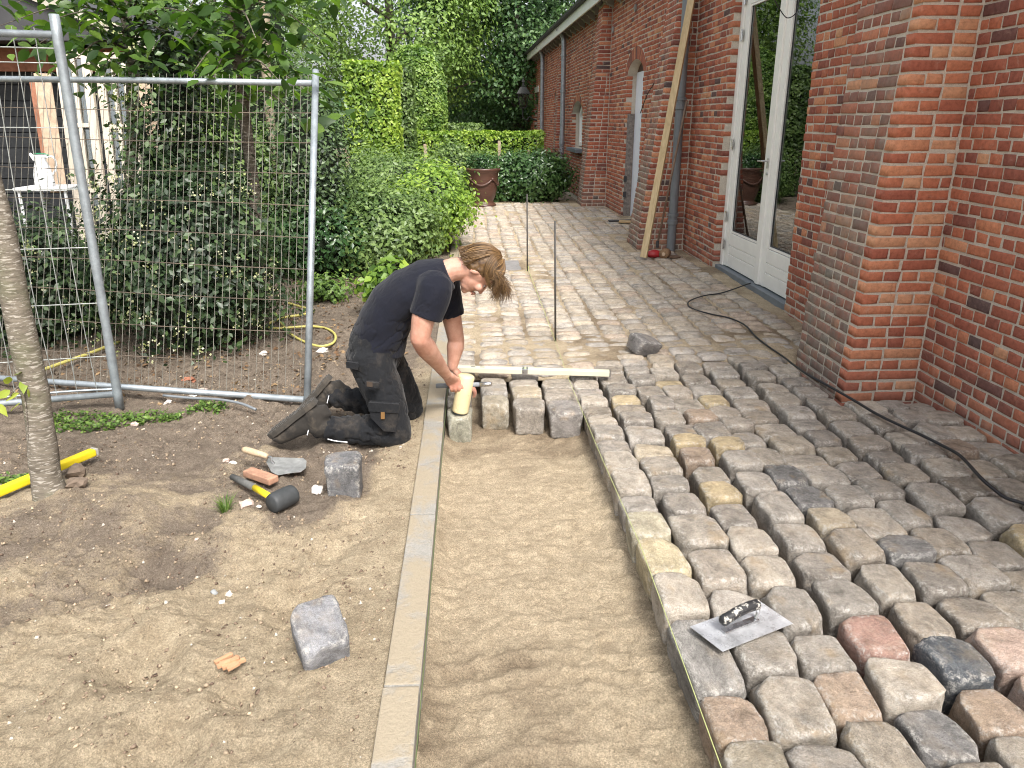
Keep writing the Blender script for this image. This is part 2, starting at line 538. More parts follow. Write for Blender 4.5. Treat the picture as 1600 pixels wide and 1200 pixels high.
def bed_z(X, Y):
    z = -.118 + .010 * fbm(X * 2.2, Y * 1.6, octaves=3, seed=5)
    n1 = fbm(X * 6, Y * 6, octaves=3, seed=15)
    z = z + .006 * n1
    scrape = np.abs(fbm(X * 2.0, Y * 7 + n1 * .5, octaves=4, seed=25))
    z = z + .010 * (scrape - .4) * sstep(1.5, 2.3, Y)
    z = z + .010 * np.maximum(fbm(X * 30, Y * 30, octaves=3, seed=35), -.1) * sstep(-.2, .5, fbm(X * 2.5, Y * 2, octaves=2, seed=61) + .35)
    z = z + .0035 * fbm(X * 60, Y * 60, octaves=2, seed=45)
    cr = np.abs(fbm(X * 7 + .6 * n1, Y * 13, octaves=3, seed=66))
    z = z - .008 * np.clip(1 - cr / .12, 0, 1) * sstep(-.1, .4, fbm(X * 2.6 + 4, Y * 2.2, octaves=2, seed=64))
    for cx, cy, r in ((.2, 1.2, .55), (.25, .9, 1.15)):                     # arcs swept with the straightedge
        d = np.hypot(X - cx, Y - cy) - r
        z = z + .011 * np.exp(-(d / .022) ** 2) * sstep(-.4, .3, fbm(X * 4, Y * 4, octaves=2, seed=88)) + .007 * np.exp(-((d + .09) / .016) ** 2) + .005 * np.exp(-((d + .16) / .014) ** 2)
    for k in range(6):                                                    # boot tread marks
        z = z - .012 * np.exp(-((X - .10) / .022) ** 2 - ((Y - 2.70 - k * .024) / .006) ** 2)
        z = z - .010 * np.exp(-((X - .19) / .016) ** 2 - ((Y - 2.72 - k * .024) / .006) ** 2)
        z = z - .009 * np.exp(-((X - .47) / .02) ** 2 - ((Y - 1.98 - k * .022) / .006) ** 2)
    z = z + .03 * sstep(-.10, -.17, X) + .02 * sstep(.50, .60, X)
    z = z - .02 * sstep(3.4, 3.8, Y)
    return z
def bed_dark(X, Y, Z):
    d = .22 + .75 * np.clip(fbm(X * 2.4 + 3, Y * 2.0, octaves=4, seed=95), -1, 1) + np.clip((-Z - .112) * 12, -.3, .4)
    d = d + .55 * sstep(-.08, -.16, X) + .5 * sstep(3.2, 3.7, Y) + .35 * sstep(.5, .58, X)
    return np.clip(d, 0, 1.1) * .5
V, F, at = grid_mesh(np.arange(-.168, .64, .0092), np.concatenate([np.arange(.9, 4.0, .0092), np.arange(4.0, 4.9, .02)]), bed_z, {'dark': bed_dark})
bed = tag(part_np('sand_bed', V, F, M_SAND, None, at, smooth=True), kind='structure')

# ------------------------------------------------------------------ kerb of metre-long concrete blocks
kerb = thing('kerb', 'x', 'kerb'); del kerb['label']; del kerb['category']; kerb['kind'] = 'structure'
yk = [.79, 1.79, 2.79, 3.79, 4.79, 5.79, 6.79, 7.79, 8.79, 9.79, 10.79, 11.79, 12.79]
for i, y in enumerate(yk):
    dx, dz = random.uniform(-.003, .003), random.uniform(-.003, .002)
    MB().box((-.271 + dx, y + .003, -.21), (-.168 + dx, y + .997, dz), .006).build('kerb_block', M_KERB, kerb)

# ================================================================== COBBLED PAVEMENT
def sett_mesh(seed, nx=11, ny=11, nz=8, drop=False):
    r = np.random.default_rng(seed)
    u = np.linspace(-1, 1, nx)
    pts, idx, faces = [], {}, []
    def vid(p):
        k = tuple(np.round(p, 5))
        if k not in idx: idx[k] = len(pts); pts.append(p)
        return idx[k]
    cl_ = lambda m: (lambda t: np.sign(t) * np.abs(t) ** .62)(np.linspace(-1, 1, m))
    ux, uy, uz = cl_(nx), cl_(ny), cl_(nz)
    for ax, sgn in ((0, -1), (0, 1), (1, -1), (1, 1), (2, -1), (2, 1)):
        A = [ux, uy, uz]
        o = [k for k in range(3) if k != ax]
        for i in range(len(A[o[0]]) - 1):
            for j in range(len(A[o[1]]) - 1):
                q = []
                for a, b in ((i, j), (i + 1, j), (i + 1, j + 1), (i, j + 1)):
                    p = [0, 0, 0]; p[ax] = sgn; p[o[0]] = A[o[0]][a]; p[o[1]] = A[o[1]][b]
                    q.append(vid(p))
                flip = (sgn < 0) != (ax == 1)
                faces.append(q[::-1] if flip else q)
    P = np.array(pts, dtype=float)
    e = r.uniform(8.0, 18.0)
    L = (np.abs(P) ** e).sum(1) ** (1 / e)
    Q = P / L[:, None]
    # corners lopsided: skew and taper towards the foot
    sk = r.uniform(-.07, .07, 6)
    Q[:, 0] *= 1 + sk[0] * Q[:, 1] + .10 * (Q[:, 2] - 1) * .5
    Q[:, 1] *= 1 + sk[1] * Q[:, 0] + .12 * (Q[:, 2] - 1) * .5
    Q[:, 2] += .05 * sk[2] * Q[:, 0] * 10 * .5 + .05 * sk[3] * Q[:, 1] * 10 * .5
    # flat chips knocked off the arrises
    for _ in range(8):
        d = r.normal(size=3); d[2] = abs(d[2]) * .6 + .15; d[:2] += np.sign(d[:2]) * .5; d /= np.linalg.norm(d)
        lim = r.uniform(.955, 1.10) * (np.abs(d).sum() * .5 + .47)
        t = Q @ d - lim
        Q -= np.clip(t, 0, None)[:, None] * d * .9
    nrm = Q / np.linalg.norm(Q, axis=1)[:, None]
    n1 = fbm(Q[:, 0] * 1.4 + seed, Q[:, 1] * 1.4, Q[:, 2] * 1.4, octaves=4, seed=seed % 50)
    side = 1 - sstep(.80, 1.0, np.abs(P[:, 2]))
    Q += nrm * (n1 * (.020 + .070 * side))[:, None]
    Q += nrm * (.028 * np.abs(fbm(Q[:, 0] * 3.5 + seed, Q[:, 1] * 3.5, Q[:, 2] * 3.5, octaves=2, seed=9)) * (.3 + side))[:, None]
    top = sstep(.7, 1.0, Q[:, 2])
    Q[:, 2] -= top * .015 * (Q[:, 0] ** 2 + Q[:, 1] ** 2)
    edge = np.sort(np.abs(P), axis=1)[:, 1]
    edge = sstep(.55, 1.0, edge)
    me = mesh_np('sett', Q, np.array(faces), {'edge': edge}, smooth=True)
    me.materials.append(M_COB)
    return me
SETTS = [sett_mesh(100 + k) for k in range(26)]
# colours of the stone itself: grey-brown sandstone, some buff, rust, blue-black
STONE_COLS = [(.240, .218, .196), (.272, .250, .224), (.210, .195, .182), (.290, .266, .238), (.220, .198, .174), (.252, .236, .220), (.275, .248, .214), (.236, .222, .208)]
def stone_col(r):
    t = r.random()
    if t < .03: c = (.36, .30, .20)
    elif t < .055: c = (.27, .215, .175)
    elif t < .085: c = (.14, .14, .145)
    elif t < .13: c = (.34, .30, .24)
    else: c = STONE_COLS[int(r.random() * len(STONE_COLS))]
    k = r.uniform(.96, 1.38)
    return (c[0] * k * 1.04, c[1] * k, c[2] * k * .93)
pav = bpy.data.objects.new('cobbled_pavement', None); COL.objects.link(pav); pav['kind'] = 'structure'
rs = random.Random(5)
N_SETT = [0]
def put_sett(x, y, sx, sy, sz=.14, top=0.0, col=None, rz=None, tilt=.035, parent=pav, name='sett', me=None):
    me = me or SETTS[rs.randrange(len(SETTS))]
    o = bpy.data.objects.new(name, me)
    flip = rs.choice((0, pi))
    k3 = rs.uniform(.99, 1.03)
    o.scale = (sx / 2 * k3, sy / 2 * k3, sz / 2)
    o.location = (x, y, top - sz / 2)
    o.rotation_euler = (rs.uniform(-tilt, tilt), rs.uniform(-tilt, tilt), (rs.uniform(-.06, .06) if rz is None else rz) + flip)
    c = col or stone_col(rs)
    o.color = (*c, 1)
    if parent is not None: o.parent = parent
    COL.objects.link(o)
    N_SETT[0] += 1
    return o
# unfinished part: stones set dry, deep open joints.  columns run away from the lens, beside the string
def in_view(x, y, m=60):
    v = np.array([x, y, -CAMH]); c = v @ _fw
    if c <= .1: return False
    px = 800 + FPX * (v @ _rt) / c; py = 600 - FPX * (v @ _up) / c
    return -m < px < 1600 + m and py < 1200 + m
HAND = {0: [(1.36, .15), (1.505, .185), (1.695, .33), (2.045, .235), (2.285, .245), (2.535, .215), (2.752, .145), (2.90, .215), (3.117, .205), (3.325, .155), (3.485, .17), (3.66, .16), (3.825, .14), (3.97, .15), (4.125, .14), (4.27, .16), (4.435, .15)]}
HCOL = {(0, 4): (.44, .375, .25), (0, 5): (.38, .34, .25), (0, 0): (.27, .235, .18), (0, 2): (.235, .222, .205)}
colx, x, ci = [], .592, 0
while x < 2.56:
    w = [.155, .175, .155, .165, .160, .185, .160, .170, .175, .155, .18, .17][ci % 12]
    colx.append((x, w)); x += w + .014; ci += 1
loose, beyond = [], []
for ci, (cx, w) in enumerate(colx):
    if ci in HAND: rows = HAND[ci]
    else:
        y = 1.02 + [0, .07, .16, .02, .11, .05, .14, .0, .09, .15, .04, .12][ci % 12]
        rows = []
        while y < 4.95:
            L = rs.choice([.16, .18, .19, .20, .21, .23]) * (1.0 if y < 2.7 else .90)
            rows.append((y, L)); y += L + .016
    for ri, (y, L) in enumerate(rows):
        yc = y + L / 2
        lim = 4.55 + .12 * sin(ci * 1.3) + .05 * ci
        if yc > lim or cx + w > 2.585 + .0: continue
        if yc + L / 2 > 4.10 and cx + w > 2.12: 
            if yc - L / 2 < 4.95 and cx + w > 2.17: continue     # the buttress stands here
        if not in_view(cx + w / 2, yc):
            beyond.append((yc, cx, w, L, ci)); continue
        col = HCOL.get((ci, ri))
        loose.append((yc, cx, w, L, col, ci, ri))
SPEC = {}
for yc, cx, w, L, col, ci, ri in loose:
    j = rs.uniform(-.008, .008) if ci else 0
    ww_ = w * rs.uniform(.93, 1.07) if ci else w
    drift = .030 * sin(yc * 1.7 + ci) * min(ci, 3) / 3
    xx = cx + w / 2 + j + drift
    if abs(xx - 1.60) < .09 and abs(yc - 1.72) < .12: col = (.42, .315, .26)
    if abs(xx - 1.42) < .09 and abs(yc - 1.75) < .12: col = (.10, .108, .118)
    if abs(xx - 1.17) < .08 and abs(yc - 1.98) < .12: col = (.34, .215, .175)
    put_sett(xx, yc, ww_ * .985 - .003, L - .004, .15, rs.uniform(.004, .034), col)
# the four rows being laid between kerb and string
for xs_, ys_ in (((-.157, -.018), [(3.86, .20), (4.10, .17), (4.30, .15)]),
                 ((.035, .185), [(4.02, .155), (4.19, .16), (4.37, .13)]),
                 ((.212, .385), [(3.93, .19), (4.14, .16), (4.32, .14)]),
                 ((.405, .590), [(3.86, .22), (4.10, .17), (4.29, .17)])):
    for k, (y, L) in enumerate(ys_):
        col = [(.31, .30, .235), (.30, .265, .205), (.255, .225, .19), (.235, .215, .198)][[-.157, .035, .212, .405].index(xs_[0])] if k == 0 else None
        me = None
        put_sett(sum(xs_) / 2 + rs.uniform(-.005, .005), y + L / 2, xs_[1] - xs_[0], L, .165, [.012, .02, .01][k] if xs_[0] > 0 else -.008, col, tilt=.02)
N_LOOSE = N_SETT[0]
# the same rows go on past the edge of the photograph
r2 = random.Random(12); Vs, Fs, Cs, off = [], [], [], 0
for yc, cx, w, L, ci in beyond:
    me = SETTS[r2.randrange(len(SETTS))]
    co = np.zeros(len(me.vertices) * 3, np.float32); me.vertices.foreach_get('co', co); co = co.reshape(-1, 3).astype(float)
    fi = np.zeros(len(me.loops), np.int32); me.loops.foreach_get('vertex_index', fi); fi = fi.reshape(-1, 4)
    if r2.random() < .5: co = co * [-1, -1, 1]
    co = co * [w / 2, L / 2, .075] + [cx + w / 2, yc, r2.uniform(.004, .034) - .075]
    c_ = stone_col(r2)
    Vs.append(co); Fs.append(fi + off); Cs.append(np.tile(c_, (len(co), 1))); off += len(co)
if Vs:
    o = part_np('outlying_setts', np.vstack(Vs), np.vstack(Fs), M_COBF, pav, {'col': np.vstack(Cs)}, smooth=True); o['kind'] = 'stuff'

# finished part: joints swept full of sand, worn flat crowns, past about 300 stones -> one stuff mesh
def dome(nx=6, ny=5):
    u = np.linspace(-1, 1, nx); v = np.linspace(-1, 1, ny)
    U, Vv = np.meshgrid(u, v, indexing='ij')
    e = 5
    L = np.maximum((np.abs(U) ** e + np.abs(Vv) ** e) ** (1 / e), 1e-6) / np.maximum(np.maximum(np.abs(U), np.abs(Vv)), 1e-6)
    U, Vv = U / L, Vv / L
    r = np.maximum(np.abs(u)[:, None], np.abs(v)[None, :])
    Z = 1 - .30 * (U ** 2 + Vv ** 2) * .5 - .55 * (r > .99)
    i = np.arange(nx - 1)[:, None] * ny + np.arange(ny - 1)[None, :]
    F = np.stack([i, i + ny, i + ny + 1, i + 1], -1).reshape(-1, 4)
    # skirt
    ring = [(a, 0) for a in range(nx)] + [(nx - 1, b) for b in range(1, ny)] + [(a, ny - 1) for a in range(nx - 2, -1, -1)] + [(0, b) for b in range(ny - 2, 0, -1)]
    ri = [a * ny + b for a, b in ring]
    Vb = np.stack([U.reshape(-1), Vv.reshape(-1), Z.reshape(-1)], 1)
    n0 = len(Vb)
    sk = Vb[ri].copy(); sk[:, 2] = -1.4; sk[:, :2] *= 1.04
    Vb = np.vstack([Vb, sk])
    m = len(ri)
    SF = np.array([(ri[k], n0 + k, n0 + (k + 1) % m, ri[(k + 1) % m]) for k in range(m)])
    return Vb, np.vstack([F, SF])
DV, DF = dome()
def fin_bound(x):            # y where the finished part starts
    if x < .60: return 4.50
    return 4.62 + .06 * sin(x * 9) + .12 * (x - .6)
flist = []
x = -.155; ci = 0
while x < 2.75:
    w = [.17, .185, .16, .19, .175, .165, .18, .17][ci % 8]
    y = fin_bound(x + w / 2) + [.0, .06, .02, .09, .04][ci % 5]
    while y < 15.2:
        L = rs.choice([.105, .115, .125, .135, .15]) if x < 1.1 else rs.choice([.13, .145, .16, .18])
        yc, xc = y + L / 2, x + w / 2
        wall = 2.6 - .02 * max(0, yc - 9.4)
        ok = xc + w / 2 < wall - .01
        for b0, b1, bx in ((4.1, 4.95, 2.14), (9.40, 10.12, 2.0), (14.55, 15.3, 2.02)):
            if b0 < yc + L / 2 and yc - L / 2 < b1 and xc + w / 2 > bx: ok = False
        if 8.15 < yc < 8.75 and .12 < xc < .52: ok = False           # the grey tiles
        if ok: flist.append((xc + .012 * sin(yc * 2.3 + ci * 2), yc, w, L))
        y += L + .012
    x += w + .013; ci += 1
flist.sort(key=lambda q: q[1])
n_part = max(0, 296 - N_LOOSE)
Vs, Fs, Cs, off = [], [], [], 0
for k, (xc, yc, w, L) in enumerate(flist):
    cb = rs.choice([(.365, .318, .262), (.395, .345, .285), (.330, .295, .252), (.410, .352, .280), (.355, .322, .285), (.39, .315, .25)])
    kk = rs.uniform(.86, 1.16); cb = tuple(q * kk for q in cb)
    Vq = DV * np.array([w / 2 * rs.uniform(.92, 1.02), L / 2 * rs.uniform(.9, 1.02), .012])
    th = rs.uniform(-.05, .05); c_, s_ = cos(th), sin(th)
    Vq = np.stack([Vq[:, 0] * c_ - Vq[:, 1] * s_, Vq[:, 0] * s_ + Vq[:, 1] * c_, Vq[:, 2]], 1)
    Vq[:, :2] += .007 * np.stack([vn(Vq[:, 0] * 30 + k * 7, Vq[:, 1] * 30), vn(Vq[:, 0] * 30, Vq[:, 1] * 30 + k * 5)], 1)
    Vq[:, 2] += .003 * vn(Vq[:, 0] * 25 + k, Vq[:, 1] * 25) + Vq[:, 1] * rs.uniform(-.07, .07) + Vq[:, 0] * rs.uniform(-.04, .04)
    Vq += np.array([xc, yc, rs.uniform(-.010, .004)])
    if k < n_part:
        part_np('sett', Vq, DF, M_COBF, pav, {'col': np.tile(cb, (len(Vq), 1))}, smooth=True)
        continue
    Vs.append(Vq); Fs.append(DF + off); Cs.append(np.tile(cb, (len(Vq), 1))); off += len(Vq)
o = part_np('paving_setts', np.vstack(Vs), np.vstack(Fs), M_COBF, pav, {'col': np.vstack(Cs)}, smooth=True)
o['kind'] = 'stuff'
# sand between and below the stones
def pz(X, Y):
    fb = 4.62 + .12 * (X - .6) + .06 * np.sin(X * 9)
    fb = np.where(X < .60, 4.52, fb)
    t = sstep(-.12, .12, Y - fb)
    z = -.115 * (1 - t) + t * (-.012 + .004 * fbm(X * 5, Y * 5, octaves=3, seed=8))
    z = z + t * .016 * sstep(.1, .6, fbm(X * 1.5 + 5, Y * 1.5, octaves=2, seed=18) + .9 * np.exp(-((X - 1.6) / .9) ** 2 - ((Y - 5.1) / .35) ** 2))
    return z + .004 * fbm(X * 25, Y * 25, octaves=2, seed=19)
V, F, at = grid_mesh(np.arange(-.165, 2.75, .022), np.concatenate([np.arange(4.56, 7, .022), np.arange(7, 15.8, .08)]), pz, {'dark': lambda X, Y, Z: .42 + .3 * fbm(X * 2, Y * 2, octaves=3, seed=4)})
o = part_np('joint_sand', V, F, M_SAND, pav, at, smooth=True); o['kind'] = 'stuff'
V, F, at = grid_mesh(np.arange(.61, 2.62, .03), np.arange(.8, 4.60, .03), lambda X, Y: -.118 + .010 * fbm(X * 9, Y * 9, octaves=3, seed=18), {'dark': lambda X, Y, Z: 1.0 + 0 * X})
o = part_np('bedding_layer', V, F, M_SAND, pav, at, smooth=True); o['kind'] = 'stuff'
# grey concrete tiles let into the setts
M_TILE = plain('grey_tile', (.22, .21, .205), .85, .18, 20, bump=.3)
for tx, ty in ((.17, 8.18), (.17, 8.47)):
    MB().box((tx, ty, -.05), (tx + .35, ty + .28, .002), .004).build('paving_tile', M_TILE, pav)
# ================================================================== BRICK BUILDING
def XW(u): return 2.6 - .02 * np.maximum(0, np.asarray(u) - 9.4)
RB = np.random.default_rng(21)
ROW, BH, HB, SB, JT = .0645, .0515, .090, .186, .0130
BR_F = np.array([(0, 4, 5, 1), (1, 5, 6, 2), (2, 6, 7, 3), (3, 7, 4, 0), (4, 8, 9, 5), (5, 9, 10, 6), (6, 10, 11, 7), (7, 11, 8, 4), (8, 11, 10, 9)])[:, ::-1]
class Bricks:
    """brick list; each: frame map, a0,a1,z0,z1, depth, tone, grime"""
    def __init__(s): s.items = []
    def add(s, fmap, a0, a1, z0, z1, depth, tone, grime, pos): s.items.append((fmap, a0, a1, z0, z1, depth, tone, grime, pos))
    def verts(s, it):
        fmap, a0, a1, z0, z1, depth, tone, grime, pos = it
        f = RB.uniform(-.0025, .0035)
        j = RB.uniform(-.0042, .0042, (4, 2))
        A = np.array([a0, a1, a1, a0]) + j[:, 0]; Z = np.array([z0, z0, z1, z1]) + j[:, 1] * .8
        am, zm = (a0 + a1) / 2, (z0 + z1) / 2
        ins = RB.uniform(.004, .012, 4)
        A2 = A - np.sign(A - am) * ins; Z2 = Z - np.sign(Z - zm) * ins * .8
        ch = RB.uniform(.0025, .0052)
        a = np.concatenate([A, A, A2]); z = np.concatenate([Z, Z, Z2]); c = np.concatenate([np.full(4, -depth), np.full(4, f - ch), np.full(4, f) + RB.uniform(-.0015, .0015, 4)])
        return fmap(a, z, c)
BK = Bricks()
def tone_pick():
    t = RB.random()
    if t < .028: return RB.uniform(0, .08)
    if t < .30: return RB.uniform(.15, .38)
    if t < .78: return RB.uniform(.36, .62)
    if t < .94: return RB.uniform(.60, .85)
    return RB.uniform(.85, 1)
def lay(fmap, a0f, a1f, z0, z1, cuts, grimef, posf, start_quoin=True, phase=0, dep=.03, tonef=None, quoin_dep=.1):
    """English bond over a face: a from a0f(z) to a1f(z); cuts(z) -> list of (lo, hi) kept free"""
    nrow = int((z1 - z0) / ROW)
    for r in range(nrow):
        zb = z0 + r * ROW + .004
        zt = zb + BH
        zc = (zb + zt) / 2
        hdr = (r + phase) % 2 == 0
        a, aend = a0f(zc), a1f(zc)
        wob = .006 * sin(r * 1.7)
        bl = HB if hdr else SB
        if start_quoin and not hdr: pass
        free = cuts(zc) if cuts else []
        first = True
        if hdr and start_quoin: seq_next = SB * .0 + HB
        a = a0f(zc)
        while a < aend - .02:
            L = bl * RB.uniform(.95, 1.04)
            if hdr and first and start_quoin: L = HB
            elif hdr and not first and RB.random() < .015: L = SB
            elif not hdr and RB.random() < .05: L = HB
            if hdr and start_quoin and first: pass
            b = min(a + L, aend)
            if aend - b < .045: b = aend
            segs = [(a, b)]
            for lo, hi in free:
                new = []
                for p, q in segs:
                    if q <= lo or p >= hi: new.append((p, q)); continue
                    if p < lo: new.append((p, lo - .002))
                    if q > hi: new.append((hi + .002, q))
                segs = new
            for p, q in segs:
                if q - p < .028: continue
                am = (p + q) / 2
                edge = any(abs(p - hi) < .02 or abs(q - lo) < .02 for lo, hi in free)
                t = tone_pick() if tonef is None else tonef(am, zc)
                dz = .004 * sin(am * 2.1 + r * .3) + RB.uniform(-.0015, .0015)
                BK.add(fmap, p, q, zb + dz, zt + dz, (.09 if edge or (first and start_quoin) else dep), t, grimef(am, zc), posf(am, zc))
            a = b + JT
            first = False
# ---- openings in the long wall: (u0, u1, z0, z_spring, rise, ring, depth)
OPEN = [
    dict(u0=6.19, u1=8.19, z0=-.1, zs=2.76, rise=.0, ring=.0, dep=.16),       # french door
    dict(u0=12.05, u1=13.16, z0=-.1, zs=2.20, rise=.20, ring=.20, dep=.26),   # arched doorway
    dict(u0=17.62, u1=19.15, z0=.93, zs=1.70, rise=.24, ring=.15, dep=.20),   # arched window
    dict(u0=15.95, u1=17.05, z0=.93, zs=1.72, rise=.22, ring=.15, dep=.12),   # blind arched recess
    dict(u0=21.75, u1=22.65, z0=.55, zs=2.02, rise=.28, ring=.12, dep=.14),   # narrow blind recess
    dict(u0=26.9, u1=28.2, z0=-.1, zs=2.42, rise=.0, ring=.0, dep=.20),       # far dark door
    dict(u0=29.6, u1=30.6, z0=.5, zs=2.2, rise=.0, ring=.0, dep=.15),
]
def otop(o, u, grow=0):
    if o['rise'] == 0: return o['zs'] + grow
    m, h = (o['u0'] + o['u1']) / 2, (o['u1'] - o['u0']) / 2
    t = np.clip(1 - ((u - m) / (h + grow)) ** 2, 0, 1)
    return o['zs'] + (o['rise'] + grow) * t ** .65
def wall_cuts(z):
    out = []
    for o in OPEN:
        if o['z0'] - .01 < z < o['zs']: out.append((o['u0'], o['u1']))
        elif o['zs'] <= z and o['rise'] and z < o['zs'] + o['rise'] + o['ring']:
            m, h = (o['u0'] + o['u1']) / 2, (o['u1'] - o['u0']) / 2 + o['ring']
            t = (z - o['zs']) / (o['rise'] + o['ring'])
            w = h * sqrt(max(0, 1 - t ** (1 / .65)))
            out.append((m - w, m + w))
        elif o['rise'] == 0 and o['u0'] < 20 and o['zs'] <= z < o['zs'] + .21: out.append((o['u0'] - .1, o['u1'] + .1))
    return out
WALL_TOP, U0, U1 = 3.50, .2, 36.0
BUTT = [  # y of near face, y of far face, front x at foot, batter, top
    dict(y0=4.16, y1=4.86, x=2.165, bat=.055, top=3.3),
    dict(y0=9.45, y1=10.10, x=2.03, bat=.125, top=3.3),
    dict(y0=14.60, y1=15.25, x=2.045, bat=.088, top=3.45),
    dict(y0=20.95, y1=21.6, x=2.16, bat=.05, top=3.4),
    dict(y0=25.2, y1=25.9, x=2.05, bat=.05, top=3.4),
    dict(y0=31.4, y1=32.1, x=1.95, bat=.05, top=3.4),
    dict(y0=35.2, y1=36.0, x=1.75, bat=.05, top=3.3),
]
building = thing('brick_building', 'long red brick barn with white garden doors, buttresses and a grey gutter along the pavement', 'building', (2.6, 6, 0))
Vw, Fw = [], []
def quad(a, b, c, d):
    n0 = len(Vw); Vw.extend([tuple(map(float, p)) for p in (a, b, c, d)]); Fw.append((n0, n0 + 1, n0 + 2, n0 + 3))
MR = .0055          # mortar lies this far behind the brick faces
GR = .007
OPM = [dict(o, u0=o['u0'] - GR, u1=o['u1'] + GR) for o in OPEN]
us = sorted(set([U0, 9.4, U1] + [u for o in OPM for u in np.linspace(o['u0'], o['u1'], 9 if o['rise'] else 2).round(4)]))
def pw(u, z, w=0): return (float(XW(u)) - w, u, z)
for ua, ub in zip(us[:-1], us[1:]):
    m = (ua + ub) / 2
    op = next((o for o in OPM if o['u0'] - 1e-6 < m < o['u1']), None)
    if not op: quad(pw(ua, -.3, -MR), pw(ub, -.3, -MR), pw(ub, WALL_TOP + .2, -MR), pw(ua, WALL_TOP + .2, -MR)); continue
    ta, tb = float(otop(op, ua)), float(otop(op, ub))
    quad(pw(ua, -.3, -MR), pw(ub, -.3, -MR), pw(ub, op['z0'], -MR), pw(ua, op['z0'], -MR))
    quad(pw(ua, ta, -MR), pw(ub, tb, -MR), pw(ub, WALL_TOP + .2, -MR), pw(ua, WALL_TOP + .2, -MR))
    d = op['dep'] + .15
    quad(pw(ua, ta, -MR), pw(ua, ta, -d), pw(ub, tb, -d), pw(ub, tb, -MR))
    quad(pw(ua, op['z0'], -MR), pw(ub, op['z0'], -MR), pw(ub, op['z0'], -d), pw(ua, op['z0'], -d))
for o in OPM:
    d = o['dep'] + .15
    for u in (o['u0'], o['u1']):
        quad(pw(u, o['z0'], -MR), pw(u, o['z0'], -d), pw(u, o['zs'], -d), pw(u, o['zs'], -MR))
quad(pw(U0, -.3, -MR), pw(U0, -.3, -4), pw(U0, WALL_TOP + .2, -4), pw(U0, WALL_TOP + .2, -MR))
quad(pw(U1, -.3, -MR), pw(U1, -.3, -4), pw(U1, WALL_TOP + .2, -4), pw(U1, WALL_TOP + .2, -MR))
part_np('wall', Vw, Fw, M_MORTAR, building)
# buttress cores
for b in BUTT:
    mb = MB()
    def cx_(z): return b['x'] + b['bat'] * z
    xb = float(XW(b['y0'])) + .05
    z1 = b['top']
    f0, f1 = cx_(-.2) + MR, cx_(z1) + MR
    y0, y1 = b['y0'] + MR, b['y1'] - MR
    mb.add([(f0, y0, -.2), (xb, y0, -.2), (xb, y1, -.2), (f0, y1, -.2), (f1, y0, z1), (xb, y0, z1 + .25), (xb, y1, z1 + .25), (f1, y1, z1)],
           [(0, 1, 5, 4), (3, 0, 4, 7), (2, 3, 7, 6), (4, 5, 6, 7)])
    mb.build('buttress', M_MORTAR, building)
def grime_wall(u, z):
    g = .35 * exp(-max(z, 0) / .22)
    g += .25 * max(0, 1 - abs(u - 15.9) / 1.3) * (z > .6)
    return min(1, g)
LB = 0
lay(lambda a, z, c: np.stack([XW(a) - c, a, z], 1), lambda z: U0, lambda z: U1, -.13, WALL_TOP, wall_cuts, grime_wall, lambda a, z: (float(XW(a)), a, z), False)
for b in BUTT:
    y0, y1 = b['y0'], b['y1']
    fx = lambda z, b=b: b['x'] + b['bat'] * z
    # face towards the lens
    gr = lambda a, z, b=b: min(1, .25 * exp(-max(z, 0) / .12) + (.55 * max(0, 1 - z / .8) * (b['y0'] > 5)))
    lay(lambda a, z, c, y0=y0: np.stack([a, y0 - c, z], 1), lambda z, fx=fx: fx(z), lambda z, y0=y0: float(XW(y0)) - .012, -.13, b['top'], None, gr, lambda a, z, y0=y0: (a, y0, z), True,
        phase=0, dep=.03, tonef=(lambda a, z: float(np.clip(tone_pick() + .16, 0, .97))) if b['y0'] < 5 else (lambda a, z: float(np.clip(tone_pick() - .05, 0, 1))))
    # battered front face: starts behind the quoin bricks
    gf = lambda u, z, b=b: float(np.clip(1.15 - .28 * max(z, 0) - .35 * (u - b['y0']) / .7 * (1 if z > 1 else .2) + RB.uniform(-.25, .15), .05, 1))
    lay(lambda a, z, c, fx=fx: np.stack([fx(z) - c, a, z], 1), lambda z, y0=y0: y0 + .10 + JT, lambda z, y1=y1, y0=y0: y1 - .005 + .012 * sin(z * 40), -.13, b['top'], None, gf, lambda a, z, fx=fx: (fx(z), a, z), False, phase=1, dep=.03)
